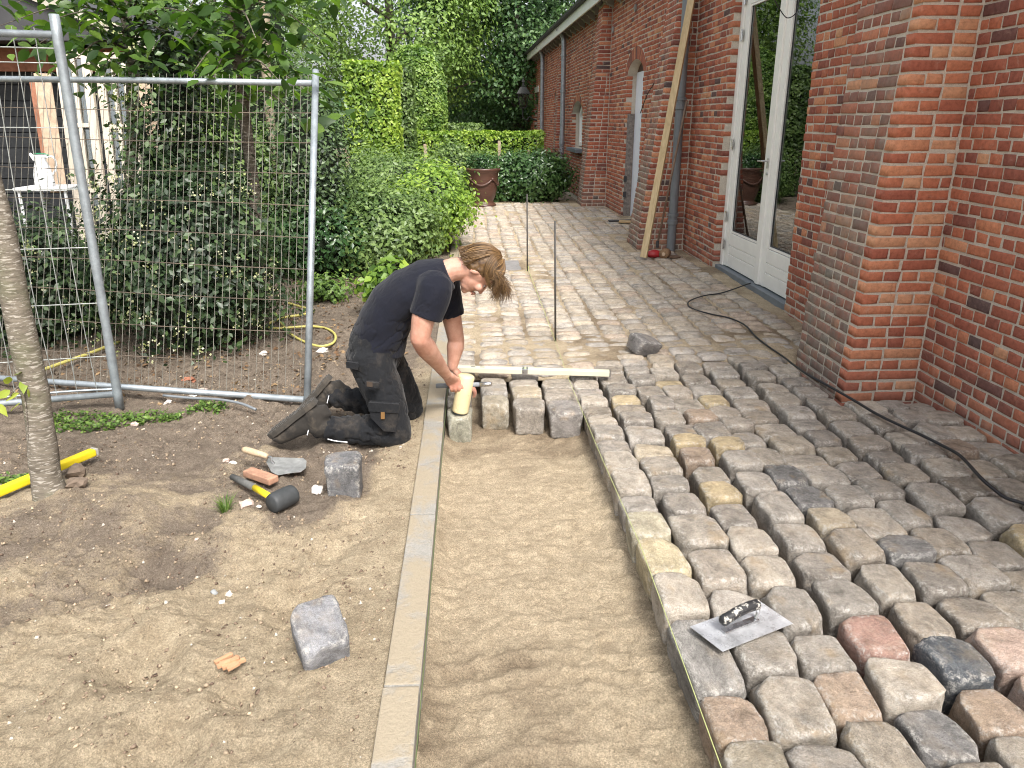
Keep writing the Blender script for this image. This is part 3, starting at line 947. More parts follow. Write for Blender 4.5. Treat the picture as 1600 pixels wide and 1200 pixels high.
# rings of the arches
for o in OPEN:
    if not o['rise']: continue
    m = (o['u0'] + o['u1']) / 2
    nseg = int((o['u1'] - o['u0']) * 1.25 / .062)
    th = np.linspace(o['u0'] - .0, o['u1'] + .0, nseg + 1)
    # even spacing along the curve
    uu = np.linspace(o['u0'], o['u1'], 400); zz = otop(o, uu)
    sl = np.concatenate([[0], np.cumsum(np.hypot(np.diff(uu), np.diff(zz)))])
    tt = np.linspace(0, sl[-1], nseg + 1)
    U_ = np.interp(tt, sl, uu); Z_ = np.interp(tt, sl, zz)
    h = (o['u1'] - o['u0']) / 2; g = o['ring'] - .012
    kx = (h + g) / h
    uo = np.clip(m + (U_ - m) * kx, m - h - g, m + h + g)
    zo = otop(o, uo, g)
    V, Fq = [], []
    tn, gm = [], []
    for k in range(nseg):
        a, b = k, k + 1
        P_ = [(U_[a], Z_[a]), (U_[b], Z_[b]), (uo[b], zo[b]), (uo[a], zo[a])]
        c = (sum(p[0] for p in P_) / 4, sum(p[1] for p in P_) / 4)
        P_ = [(c[0] + (p[0] - c[0]) * .88, c[1] + (p[1] - c[1]) * .97) for p in P_]
        n0 = len(V)
        for w in (-.08, .001): V += [(float(XW(p[0])) - w, p[0], p[1]) for p in P_]
        Fq += [tuple(n0 + i for i in f) for f in ((4, 7, 6, 5), (0, 1, 5, 4), (1, 2, 6, 5), (2, 3, 7, 6), (3, 0, 4, 7))]
        t_ = tone_pick(); tn += [t_] * 8; gm += [.1] * 8
    part_np('arch_bricks', V, Fq, M_BRICK, building, {'tone': tn, 'grime': gm})
# soldier course above the garden doors
V, Fq, tn = [], [], []
u = 6.10
while u < 8.27:
    n0 = len(V)
    for w in (-.06, .001): V += [(2.6 - w, u, 2.775), (2.6 - w, u + .054, 2.775), (2.6 - w, u + .054, 2.96), (2.6 - w, u, 2.96)]
    Fq += [tuple(n0 + i for i in f) for f in ((4, 7, 6, 5), (0, 1, 5, 4), (1, 2, 6, 5), (2, 3, 7, 6), (3, 0, 4, 7))]
    tn += [tone_pick()] * 8; u += .0655
part_np('arch_bricks', V, Fq, M_BRICK, building, {'tone': tn, 'grime': [0.05] * len(tn)})
# sort the bricks: the ~298 that show largest become parts, the rest one stuff mesh
def show(it):
    x_, y_, z_ = it[8]
    v = np.array([x_, y_, z_ - CAMH]); c = v @ _fw
    if c < .3: return 0
    px = 800 + FPX * (v @ _rt) / c; py = 600 - FPX * (v @ _up) / c
    if not (-20 < px < 1630 and -20 < py < 1230): return 0
    foot = 1.0 if it[0].__code__.co_varnames[:1] and abs(y_ - 4.16) < .002 else .55
    return (it[2] - it[1]) / c / c * foot
sc = np.array([show(it) for it in BK.items])
order = np.argsort(-sc)
big = set(order[:296].tolist())
Vs, tn, gm, nb = [], [], [], 0
for i, it in enumerate(BK.items):
    Vb = BK.verts(it)
    if i in big:
        o = part_np('brick', Vb, BR_F, M_BRICK, building, {'tone': np.full(12, it[6]), 'grime': np.full(12, it[7])})
    else:
        Vs.append(Vb); tn.append(np.full(12, it[6])); gm.append(np.full(12, it[7])); nb += 1
FF = (BR_F[None] + (np.arange(nb) * 12)[:, None, None]).reshape(-1, 4)
o = part_np('brickwork', np.vstack(Vs), FF, M_BRICK, building, {'tone': np.concatenate(tn), 'grime': np.concatenate(gm)})
o['kind'] = 'stuff'
print('bricks', nb)

# ---- roof, gutter, rafter tails
M_WHITE = plain('white_paint', (.82, .81, .77), .38, .05, 6)
M_CREAM = plain('cream_paint', (.70, .68, .60), .5, .08, 6)
M_GREYP = plain('grey_painted_timber', (.30, .285, .27), .7, .12, 8)
M_SLATE = plain('dark_slate', (.045, .045, .048), .6, .2, 6)
M_ZINC = metal_mat('zinc_pipe', (.34, .36, .39), .45, .6, .25)
M_GPIPE = plain('grey_plastic_pipe', (.165, .18, .195), .42, .12, 6)
EO = .30                      # eaves overhang
def ew(u, w, z): return (float(XW(u)) - w, u, z)
def long_prof(name, prof, mat, par, ua=U0 - .3, ub=U1 + .1):
    V, Fq = [], []
    st = [ua, 9.4, ub]
    for u in st: V += [ew(u, w, z) for w, z in prof]
    k = len(prof)
    for i in range(2):
        for j in range(k): Fq.append((i * k + j, i * k + (j + 1) % k, (i + 1) * k + (j + 1) % k, (i + 1) * k + j))
    Fq += [tuple(range(k)), tuple(2 * k + j for j in range(k - 1, -1, -1))]
    return part_np(name, V, Fq, mat, par)
roof = long_prof('roof', [(EO + .02, 3.64), (EO + .02, 3.68), (-4.0, 6.6), (-4.0, 6.5), (-.1, 3.66)], M_SLATE, building)
long_prof('gutter', [(EO + .004, 3.625), (EO + .09, 3.625), (EO + .10, 3.67), (EO + .004, 3.67)], M_SLATE, roof)
long_prof('fascia_board', [(EO - .03, 3.435), (EO + .0, 3.435), (EO + .0, 3.62), (EO - .03, 3.62)], M_WHITE, roof)
long_prof('soffit_board', [(-.01, 3.60), (EO - .032, 3.60), (EO - .032, 3.62), (-.01, 3.62)], M_GREYP, roof)
u = 5.2
while u < U1:
    prof = [(0.0, 3.595), (EO - .035, 3.595), (EO - .035, 3.53), (EO - .075, 3.495), (EO - .10, 3.50), (EO - .13, 3.455), (EO - .165, 3.46), (EO - .19, 3.405), (EO - .23, 3.40), (0.0, 3.36)]
    V = [ew(u, w, z) for w, z in prof] + [ew(u + .10, w, z) for w, z in prof]
    k = len(prof)
    Fq = [tuple(range(k)), tuple(range(2 * k - 1, k - 1, -1))] + [(j, (j + 1) % k, k + (j + 1) % k, k + j) for j in range(k)]
    part_np('rafter_tail', V, [f[::-1] for f in Fq], M_GREYP, roof)
    u += .62
# dark room behind the garden doors
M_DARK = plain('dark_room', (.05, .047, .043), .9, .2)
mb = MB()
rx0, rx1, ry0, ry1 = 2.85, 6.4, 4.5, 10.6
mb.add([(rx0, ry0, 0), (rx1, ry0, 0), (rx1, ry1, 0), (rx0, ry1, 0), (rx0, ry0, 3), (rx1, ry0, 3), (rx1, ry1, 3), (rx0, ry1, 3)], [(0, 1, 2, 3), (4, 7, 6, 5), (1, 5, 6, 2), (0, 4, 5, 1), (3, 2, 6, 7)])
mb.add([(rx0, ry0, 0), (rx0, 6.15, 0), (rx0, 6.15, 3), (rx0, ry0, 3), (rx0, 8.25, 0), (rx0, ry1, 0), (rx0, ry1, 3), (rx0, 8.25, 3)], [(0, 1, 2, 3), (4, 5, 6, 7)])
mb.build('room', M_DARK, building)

# ---- garden doors
n = NT('window_glass', .03, .5)
gl = n.n('BsdfGlossy'); gl.inputs['Roughness'].default_value = .015; gl.inputs['Color'].default_value = (.92, .95, .97, 1)
tr = n.n('BsdfTransparent'); tr.inputs['Color'].default_value = (.80, .84, .82, 1)
fr = n.n('Fresnel'); fr.inputs['IOR'].default_value = 2.1
mx = n.n('MixShader')
n.t.links.new(fr.outputs[0], mx.inputs[0]); n.t.links.new(tr.outputs[0], mx.inputs[1]); n.t.links.new(gl.outputs[0], mx.inputs[2])
n.t.links.new(mx.outputs[0], n.t.nodes['Material Output'].inputs['Surface'])
M_GLASS = n.m
M_STEEL = metal_mat('brushed_steel', (.55, .55, .56), .3, 1.0, .1)
M_GROOVE = plain('groove_shadow_gap', (.30, .30, .28), .8, .05)
XD = 2.685                                       # outer face of the door leaves
door = MB()
door.box((XD - .015, 8.10, .045), (XD + .09, 8.188, 2.755), .004)      # frame jambs and head
door.box((XD - .015, 6.192, .045), (XD + .09, 6.24, 2.755), .004)
door.box((XD - .015, 6.242, 2.70), (XD + .09, 8.098, 2.755), .004)
door = door.build('garden_door', M_WHITE, building)
def leaf(y0, y1, x=XD):
    m = MB()
    st = .115
    m.box((x, y0, .05), (x + .05, y0 + st, 2.69), .004)
    m.box((x, y1 - st, .05), (x + .05, y1, 2.69), .004)
    m.box((x + .001, y0 + st + .0005, 2.56), (x + .049, y1 - st - .0005, 2.689), .003)
    # kick panel of wide boards with grooves
    zs = [.05, .135, .265, .40]
    zs = [.05, .185, .275, .405]
    for a, b in zip(zs[:-1], zs[1:]):
        m.box((x + .001, y0 + st + .0005, a + .005), (x + .048, y1 - st - .0005, b - .005), .004)
    m.box((x + .012, y0 + st, .06), (x + .04, y1 - st, .395))
    # glazing beads
    g0, g1 = y0 + st + .001, y1 - st - .001
    for a, b, c, d in ((g0, g0 + .018, .406, 2.559), (g1 - .018, g1, .406, 2.559), (g0 + .0185, g1 - .0185, .406, .424), (g0 + .0185, g1 - .0185, 2.541, 2.559)):
        m.box((x + .006, a, c), (x + .042, b, d))
    o = m.build('door_leaf', M_WHITE, door)
    g = MB(); g.box((x + .022, g0 + .019, .425), (x + .028, g1 - .019, 2.540)); g.build('glass_pane', M_GLASS, door)
    gx = MB()
    gx.box((x + .018, g0 + .0185, .4245), (x + .021, g0 + .030, 2.540)); gx.box((x + .018, g1 - .030, .4245), (x + .021, g1 - .0185, 2.540))
    gx.box((x + .018, g0 + .0305, .4245), (x + .021, g1 - .0305, .436))
    gx.build('glass_seal', M_SLATE, door)
    return o
leaf(7.075, 8.095); leaf(6.245, 7.03)
MB().box((XD - .022, 7.018, .05), (XD + .001, 7.095, 2.69), .005).build('cover_strip', M_WHITE, door)
MB().box((2.622, 6.195, -.06), (XD + .09, 8.185, .040), .004).build('threshold', plain('grey_stone_sill', (.16, .18, .20), .6, .15), door)
for z in (2.62, 2.30, 1.28, .56, .27):
    m = MB()
    m.tube([(XD - .022, 8.098, z - .055), (XD - .022, 8.098, z + .055)], .0085, 8)
    m.box((XD - .019, 8.070, z - .045), (XD - .0155, 8.125, z + .045))
    m.build('hinge', M_STEEL, door)
m = MB()
m.box((XD - .034, 7.028, 1.10), (XD - .023, 7.052, 1.19), .003)
m.tube([(XD - .03, 7.04, 1.165), (XD - .075, 7.04, 1.165), (XD - .08, 7.055, 1.165), (XD - .08, 7.155, 1.162)], .0085, 8)
m.tube([(XD - .035, 7.04, 1.055), (XD - .022, 7.04, 1.055)], .011, 10)
m.build('handle', M_STEEL, door)
# black cables hanging over the glass, above
def cable(name, pts, r, mat, k=8, n=6):
    return MB().tube(catmull(pts, k), r, n)
M_CABLE = plain('black_cable', (.018, .018, .02), .5, .1)

# ---- arched doorway with white protective sheet
M_FILM = NT('white_plastic_film', .4, .4)
P = M_FILM.coord(False, (1, 1, .35)); f_ = M_FILM.noise(P, 9, 6, .7, 1.2)
M_FILM.col(M_FILM.mix(f_, (.66, .70, .80), (.86, .88, .94))); M_FILM.bump(f_, .5, .02); M_FILM = M_FILM.m
M_PLASTER = plain('rough_plaster', (.20, .17, .15), .9, .5, 22, bump=.8, bscale=30)
xo = float(XW(12.6))
m = MB(); m.box((xo + .14, 12.07, -.05), (xo + .20, 13.15, 2.24)); dw = m.build('arched_doorway', M_FILM, building)
m = MB(); m.box((xo + .145, 12.06, 2.245), (xo + .34, 13.155, 2.45)); m.build('blocked_arch', plain('dark_brick_infill', (.10, .06, .045), .9, .4, 20, bump=.6), dw)  # infill over the sheet, much darker than the wall bricks
m = MB(); m.box((xo + .02, 13.135, -.05), (xo + .138, 13.158, 1.62)); m.build('rough_jamb', M_PLASTER, dw)
m = MB()
for z in (.55, .30): m.box((xo + .0, 13.118, z), (xo + .05, 13.134, z + .09))
m.build('hinge_pin', M_SLATE, dw)
# ---- small windows and recesses
def back(o, mat, d=.0): 
    x0 = float(XW((o['u0'] + o['u1']) / 2)) + o['dep']
    return MB().box((x0 + d, o['u0'] - .05, o['z0'] - .02), (x0 + .06 + d, o['u1'] + .05, o['zs'] + o['rise'] + .05)), x0
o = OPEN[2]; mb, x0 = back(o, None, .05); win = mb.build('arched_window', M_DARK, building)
ua, ub = o['u0'] + .03, o['u1'] - .03
uu = np.linspace(ub, ua, 14)
arc = [(float(u), float(otop(o, u)) - .05) for u in uu]
outer = [(ua, o['z0'] + .03), (ub, o['z0'] + .03)] + arc
inner = [(ua + .12, o['z0'] + .12), (ub - .12, o['z0'] + .12)] + [(ua + .12 + (u - ua) * (ub - ua - .24) / (ub - ua), z - .08) for u, z in arc]
V, Fq, k = [], [], len(outer)
for xx in (x0 - .05, x0 + .03):
    V += [(xx, u, z) for u, z in outer] + [(xx, u, z) for u, z in inner]
for j in range(k):
    j2 = (j + 1) % k
    Fq += [(j, j2, k + j2, k + j), (k + j, k + j2, 3 * k + j2, 3 * k + j), (j2, j, 2 * k + j, 2 * k + j2)]
part_np('window_frame', V, Fq, M_WHITE, win)
V2 = [(x0 - .01, u, z) for u, z in inner]
part_np('window_pane', V2, [tuple(range(k))], plain('white_blind_behind_glass', (.72, .73, .72), .25, .04), win)
xs_ = float(XW(18.4))
MB().box((xs_ - .13, 17.50, .845), (xs_ + .15, 19.25, .925), .01).build('window_sill', plain('blue_stone', (.15, .17, .19), .6, .2), win)
o = OPEN[3]; mb, x0 = back(o, None); mb.build('blind_recess', M_PLASTER, building)
o = OPEN[4]; mb, x0 = back(o, None); mb.build('blind_recess', plain('shaded_brick_infill', (.15, .06, .045), .9, .3, 20, bump=.5), building)
o = OPEN[5]; mb, x0 = back(o, None); fd = mb.build('dark_door', plain('black_green_paint', (.018, .022, .022), .4, .1), building)
xs_ = float(XW(27.6))
MB().box((xs_ - .02, 26.7, 2.425), (xs_ + .05, 28.4, 2.60)).build('lintel', M_WHITE, fd)
for uu_ in (27.2, 27.55, 27.9): MB().box((xs_ + .16, uu_ - .012, .1), (xs_ + .199, uu_ + .012, 2.4)).build('door_rail', M_GREYP, fd)
o = OPEN[6]; mb, x0 = back(o, None); mb.build('blind_recess', M_PLASTER, building)
# ---- downpipes
def pipe(u, off, r, mat, ztop, zb=0.0, big=False):
    m = MB()
    x = float(XW(u)) - off
    if big: pts = [(x, u, zb), (x, u, ztop)]
    else: pts = [(x, u, zb), (x, u, ztop - .35), (x - .02, u, ztop - .2), (float(XW(u)) - EO + .02, u, ztop)]
    p = m.tube(pts if big else [pts[0]] + catmull(pts[1:], 5), r, 14).build('downpipe', mat, building, smooth=False); shade(p, 50)
    zz = [.42, 1.73] if big else [1.0, 2.2, 3.0]
    for z in zz:
        c = MB().lathe((x, u, z), [(r * 1.04, -.10), (r * 1.22, -.095), (r * 1.22, -.05), (r * 1.06, -.045), (r * 1.06, -.005), (r * 1.28, 0), (r * 1.28, .03), (r * 1.04, .035)] if big else [(r * 1.02, -.03), (r * 1.2, -.028), (r * 1.2, .028), (r * 1.02, .03)], 16)
        c.build('pipe_collar', mat, p)
    return p
pipe(9.34, .175, .052, M_GPIPE, 3.5, .0, True)
pipe(19.9, .13, .06, M_ZINC, 3.60); pipe(24.7, .12, .06, M_ZINC, 3.6); pipe(35.0, .12, .05, M_ZINC, 3.6)
for u, z in ((12.74, 3.13), (14.45, 3.0)):
    x = float(XW(u)); R_ = Matrix.Rotation(-pi / 2, 4, 'Y')
    MB().lathe((x - .002, u, z), [(.055, 0), (.055, .02), (.02, .03), (.02, .035)], 10, R_).build('wall_anchor', M_GREYP, building)
# ================================================================== VEGETATION
RV = np.random.default_rng(77)
def unit(v): return v / np.maximum(np.linalg.norm(v, axis=-1, keepdims=True), 1e-9)
def leaf_quads(C, Nn, size, asp=.55, fold=.25, droop=.0, tone=None, shape='kite'):
    """folded leaves: C centres (n,3), Nn rough normals, size lengths"""
    n = len(C)
    Nn = unit(Nn + 1e-6)
    r = RV.normal(size=(n, 3))
    T = unit(r - (r * Nn).sum(1, keepdims=True) * Nn)
    if droop:
        T = unit(T + np.array([0, 0, -droop])); Nn = unit(Nn - (Nn * T).sum(1, keepdims=True) * T)
    B = np.cross(Nn, T)
    L = size[:, None]
    if shape == 'kite':
        P = [-.5 * T, .5 * B * asp + fold * asp * .5 * Nn - .02 * T, .55 * T, -.5 * B * asp + fold * asp * .5 * Nn - .02 * T]
        V = np.stack([C + L * p for p in P], 1).reshape(-1, 3)
        F = np.array([(0, 2, 1), (0, 3, 2)])
        k = 4
    else:                                    # pointed ovate leaf, 8 faces
        out = [(-.5, 0, 0), (-.28, .36, .1), (.02, .46, .14), (.30, .25, .04), (.60, 0, -.10), (.30, -.25, .04), (.02, -.46, .14), (-.28, -.36, .1), (-.25, 0, .0), (.05, 0, .02), (.32, 0, -.01)]
        V = np.stack([C + L * (T * a + B * (b * asp) + Nn * (c * fold * 1.6)) for a, b, c in out], 1).reshape(-1, 3)
        F = np.array([(0, 8, 1), (1, 8, 2), (8, 9, 2), (2, 9, 3), (9, 10, 3), (3, 10, 4), (0, 7, 8), (7, 6, 8), (8, 6, 9), (6, 5, 9), (9, 5, 10), (5, 4, 10)])
        k = 11
    FF = (F[None] + (np.arange(n) * k)[:, None, None]).reshape(-1, 3)
    t = RV.random(n) if tone is None else tone
    return V, FF, np.repeat(t, k)
def foliage(name, C, Nn, size, mat, parent, asp=.55, fold=.25, droop=0, tone=None, shape='kite'):
    V, F, t = leaf_quads(C, Nn, size, asp, fold, droop, tone, shape)
    return part_np(name, V, F, mat, parent, {'tone': t})
def clumps(centres, per, sig, flat=.7):
    n = len(centres)
    off = RV.normal(size=(n, per, 3)) * sig
    off[..., 2] *= flat
    C = (centres[:, None] + off).reshape(-1, 3)
    return C, off.reshape(-1, 3)
L_LIME = leaf_mat('lime_tree_leaf', (.055, .105, .024), (.140, .235, .050), (.27, .38, .085), .5, .3)
L_DARK = leaf_mat('maple_leaf', (.028, .070, .026), (.068, .145, .046), (.14, .24, .072), .5, .25)
L_BEECH = leaf_mat('hornbeam_leaf', (.045, .095, .014), (.16, .27, .035), (.34, .45, .07), .45, .3)
L_TOP = leaf_mat('topiary_leaf', (.035, .075, .018), (.085, .165, .035), (.24, .35, .075), .45, .3)
L_HOLLY = leaf_mat('holly_leaf', (.010, .023, .010), (.026, .050, .020), (.085, .14, .045), .42, .10)
L_BUSH = leaf_mat('rose_bush_leaf', (.035, .066, .022), (.085, .145, .042), (.175, .255, .075), .45, .28)
L_BIG = leaf_mat('big_tree_leaf', (.020, .048, .012), (.062, .125, .024), (.19, .30, .05), .4, .4)
L_SHINE = leaf_mat('glossy_shrub_leaf', (.018, .050, .016), (.036, .088, .026), (.075, .14, .04), .3, .15)
L_GRASS = leaf_mat('weed_leaf', (.045, .085, .018), (.10, .18, .035), (.19, .28, .06), .5, .3)
B_GREY = bark_mat('grey_bark', (.045, .038, .030), (.14, .12, .10), (1, 1, .3), 14)
B_CHERRY = bark_mat('ringed_cherry_bark', (.085, .072, .056), (.23, .20, .16), (.6, .6, 2.6), 26, .75, (.42, .39, .34), .5)
B_THIN = bark_mat('young_trunk_bark', (.055, .045, .036), (.16, .135, .11), (.5, .5, 2.2), 20, .5, (.42, .38, .33), .15)
M_CORE = plain('shaded_inner_growth', (.010, .016, .007), 1.0, .5, 6)  # near-black solid core, painted as the shade deep inside the foliage

def trunk_mesh(pts, rad, mat, parent, n=12, name='trunk', rough=.06, seed=0):
    cp = catmull(pts, 7)
    rr = np.interp(np.linspace(0, 1, len(cp)), np.linspace(0, 1, len(rad)), rad)
    mb = MB().tube(cp, rr, n)
    V = np.array([tuple(v) for v in mb.V])
    V[:len(cp) * n] += (fbm(V[:len(cp) * n, 0] * 9, V[:len(cp) * n, 1] * 9, V[:len(cp) * n, 2] * 6, octaves=3, seed=seed) * rough * np.repeat(rr, n))[:, None] * unit(V[:len(cp) * n] - np.repeat(np.array([tuple(p) for p in cp]), n, axis=0))
    return part_np(name, V, mb.F, mat, parent, smooth=True)

# ---- large trees far behind: trunk, limbs, crown of leaf clumps
def big_tree(label, x, y, h, rx, ry, base, mat, n_cl=420, per=60, sig=.34, lsz=.17, group='tall trees beyond the hedges', ct=(0, 1)):
    root = thing('tree', label, 'tree', (x, y, -.05), group)
    limbs = [((x, y, -.1), (x + .1, y, base * .6), (x, y, base + (h - base) * .3), (x, y, h * .8))]
    trunk_mesh(limbs[0], [.28, .22, .15, .05], B_GREY, root)
    for k in range(7):
        a = k * 2.4; z0 = base + (h - base) * (.05 + .08 * k)
        trunk_mesh([(x, y, z0), (x + cos(a) * rx * .4, y + sin(a) * ry * .4, z0 + .8), (x + cos(a) * rx * .8, y + sin(a) * ry * .8, z0 + 1.3)], [.09, .06, .02], B_GREY, root, 7, 'limb')
    zc, rz = (h + base) / 2, (h - base) / 2
    d = unit(RV.normal(size=(n_cl * 2, 3)))
    lob = 1 + .20 * fbm(d[:, 0] * 2.2 + x, d[:, 1] * 2.2, d[:, 2] * 2.2, octaves=3)
    rad = RV.uniform(.55, 1.0, len(d)) ** .5 * lob
    C0 = np.stack([x + d[:, 0] * rx * rad, y + d[:, 1] * ry * rad, zc + d[:, 2] * rz * rad], 1)
    keep = (C0[:, 1] < y + ry * .35)
    C0 = C0[keep][:n_cl]; dd = d[keep][:n_cl]
    C, off = clumps(C0, per, sig, .55)
    N_ = unit(off * .6 + np.repeat(dd, per, 0) * sig * 1.2 + np.array([0, 0, .5]) + RV.normal(size=C.shape) * .25)
    ctone = RV.uniform(ct[0], ct[1], len(C0))
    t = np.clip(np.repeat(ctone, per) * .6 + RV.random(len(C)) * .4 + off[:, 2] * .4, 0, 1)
    foliage('crown', C, N_, RV.uniform(.7, 1.3, len(C)) * lsz, mat, root, .6, .25, .2, t)
    return root
big_tree('tall pale green lime tree with a broad crown behind the clipped hedge column', -2.6, 28, 11, 3.5, 3.6, 1.0, L_LIME, 760, 60, .36, .125, ct=(.25, 1))
big_tree('tall dark green tree filling the sky left of the far roof end', 1.8, 31, 12.5, 4.0, 4.0, .5, L_DARK, 780, 60, .36, .14, ct=(.1, 1))
big_tree('dark tree partly hidden behind the two tall trees', 0.2, 37, 11, 3.8, 3.5, .6, L_DARK, 420, 50, .5, .2)
big_tree('darker tree at the edge of the far gable, behind the roof', 6.4, 38, 13, 4.0, 4, 1.0, L_DARK, 420, 50, .5, .2)
big_tree('loose grey-green tree rising behind the dark shrubs at the wire fence', -4.6, 15.5, 5.6, 1.5, 1.6, .6, L_BUSH, 280, 60, .26, .08, ct=(.1, .9))
big_tree('broad green tree behind the shed, seen through the fence', -8.6, 18, 5.2, 3.0, 2.6, .5, L_LIME, 520, 55, .32, .11)
big_tree('round dense tree clinging to the far end of the brick barn', 2.0, 38.6, 5.0, 1.45, 1.5, .3, L_LIME, 330, 60, .20, .11, ct=(.0, .6))
# distant wood closing the view
def mass(name, label, cat, C, Nn, sz, mat, **kw):
    o = foliage(name, C, Nn, sz, mat, None, **kw); return tag(o, label, cat)
n_ = 16000
X_ = RV.uniform(-70, 40, n_); Y_ = RV.uniform(52, 60, n_); H_ = 4.4 + 1.6 * fbm(X_ * .12, octaves=3, seed=2)
Z_ = RV.random(n_) ** .8 * H_
wood = mass('distant_wood', 'x', 'wood', np.stack([X_, Y_, Z_], 1), RV.normal(size=(n_, 3)) + [0, -1, .6], RV.uniform(.5, 1.2, n_), L_DARK)
del wood['label']; del wood['category']; wood['kind'] = 'stuff'
n_ = 9000
X_ = RV.uniform(-60, -20, n_); Y_ = RV.uniform(-40, 50, n_); Z_ = RV.random(n_) ** .8 * (4.5 + 1.5 * fbm(Y_ * .12, octaves=3, seed=3))
wood = mass('distant_wood', 'x', 'wood', np.stack([X_, Y_, Z_], 1), RV.normal(size=(n_, 3)) + [1, 0, .6], RV.uniform(.5, 1.2, n_), L_DARK)
del wood['label']; del wood['category']; wood['kind'] = 'stuff'

# ---- clipped hedges
def box_hedge(name, label, cat, x0, x1, y0, y1, z0, z1, mat, dens, lsz, rnd=.12, group=None, round_top=0, kind='box', core=True, out=.09):
    root = thing(name, label, cat, ((x0 + x1) / 2, (y0 + y1) / 2, z0), group)
    cx, cy, cz = (x0 + x1) / 2, (y0 + y1) / 2, (z0 + z1) / 2
    hx, hy, hz = (x1 - x0) / 2, (y1 - y0) / 2, (z1 - z0) / 2
    area = 2 * (2 * hx * 2 * hz) + 2 * (2 * hy * 2 * hz) + 4 * hx * hy
    n = int(area * dens)
    if kind == 'box':
        w = np.array([4 * hx * hz, 2 * hy * hz, 2 * hy * hz, 4 * hx * hy]); f = RV.choice(4, n, p=w / w.sum())
        a, b = RV.uniform(-1, 1, n), RV.uniform(-1, 1, n)
        P_ = np.zeros((n, 3)); Nm = np.zeros((n, 3))
        m = f == 0; P_[m] = np.stack([a[m] * hx, np.full(m.sum(), -hy), b[m] * hz], 1); Nm[m] = (0, -1, .25)
        m = f == 1; P_[m] = np.stack([np.full(m.sum(), hx), a[m] * hy, b[m] * hz], 1); Nm[m] = (1, 0, .25)
        m = f == 2; P_[m] = np.stack([np.full(m.sum(), -hx), a[m] * hy, b[m] * hz], 1); Nm[m] = (-1, 0, .25)
        m = f == 3; P_[m] = np.stack([a[m] * hx, b[m] * hy, np.full(m.sum(), hz)], 1); Nm[m] = (0, 0, 1)
    else:
        d = unit(RV.normal(size=(n, 3))); d[:, 1] = -np.abs(d[:, 1]) * .9
        e = 2.6
        L = (np.abs(d) ** e).sum(1) ** (1 / e)
        P_ = d / L[:, None] * [hx, hy, hz]; Nm = d + [0, 0, .3]
    bump_ = .6 * fbm(P_[:, 0] * 4 + cx, P_[:, 1] * 4, P_[:, 2] * 4, octaves=3, seed=12)
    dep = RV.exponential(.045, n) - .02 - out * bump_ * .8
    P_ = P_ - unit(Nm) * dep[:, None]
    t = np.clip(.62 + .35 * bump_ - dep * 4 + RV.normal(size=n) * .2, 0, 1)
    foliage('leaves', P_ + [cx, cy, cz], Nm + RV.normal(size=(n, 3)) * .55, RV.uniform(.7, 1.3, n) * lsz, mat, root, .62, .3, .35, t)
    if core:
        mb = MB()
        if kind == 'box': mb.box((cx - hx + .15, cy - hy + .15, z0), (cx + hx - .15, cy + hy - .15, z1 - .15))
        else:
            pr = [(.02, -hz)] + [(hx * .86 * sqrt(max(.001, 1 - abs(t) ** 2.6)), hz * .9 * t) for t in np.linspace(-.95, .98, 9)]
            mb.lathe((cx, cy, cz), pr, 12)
        mb.build('shade_core', M_CORE, root)  # closed solid behind the leaves, its dark colour stands for inner shade
    return root
box_hedge('hedge_column', 'tall square clipped hornbeam column, brightest green, left of the round topiary', 'hedge', -2.22, -1.30, 14.7, 15.6, 0, 2.48, L_BEECH, 900, .075)
box_hedge('hedge_column', 'narrow darker clipped column half hidden behind the bright square one', 'hedge', -1.62, -1.16, 16.6, 17.4, 0, 2.55, L_BUSH, 700, .075)
box_hedge('topiary_tree', 'egg shaped clipped tree behind the hedge column', 'topiary', -1.88, -.56, 18.6, 20.0, .45, 3.12, L_TOP, 850, .075, kind='egg')
box_hedge('hedge', 'long low clipped hedge with a flat top running to the brick barn', 'hedge', -1.75, 1.62, 17.9, 18.7, 0, 1.27, L_BEECH, 620, .075)
box_hedge('hedge', 'far low dark hedge whose top shows above the long low hedge', 'hedge', -1.6, .35, 21.5, 22.4, 0, 1.42, L_BUSH, 420, .09)

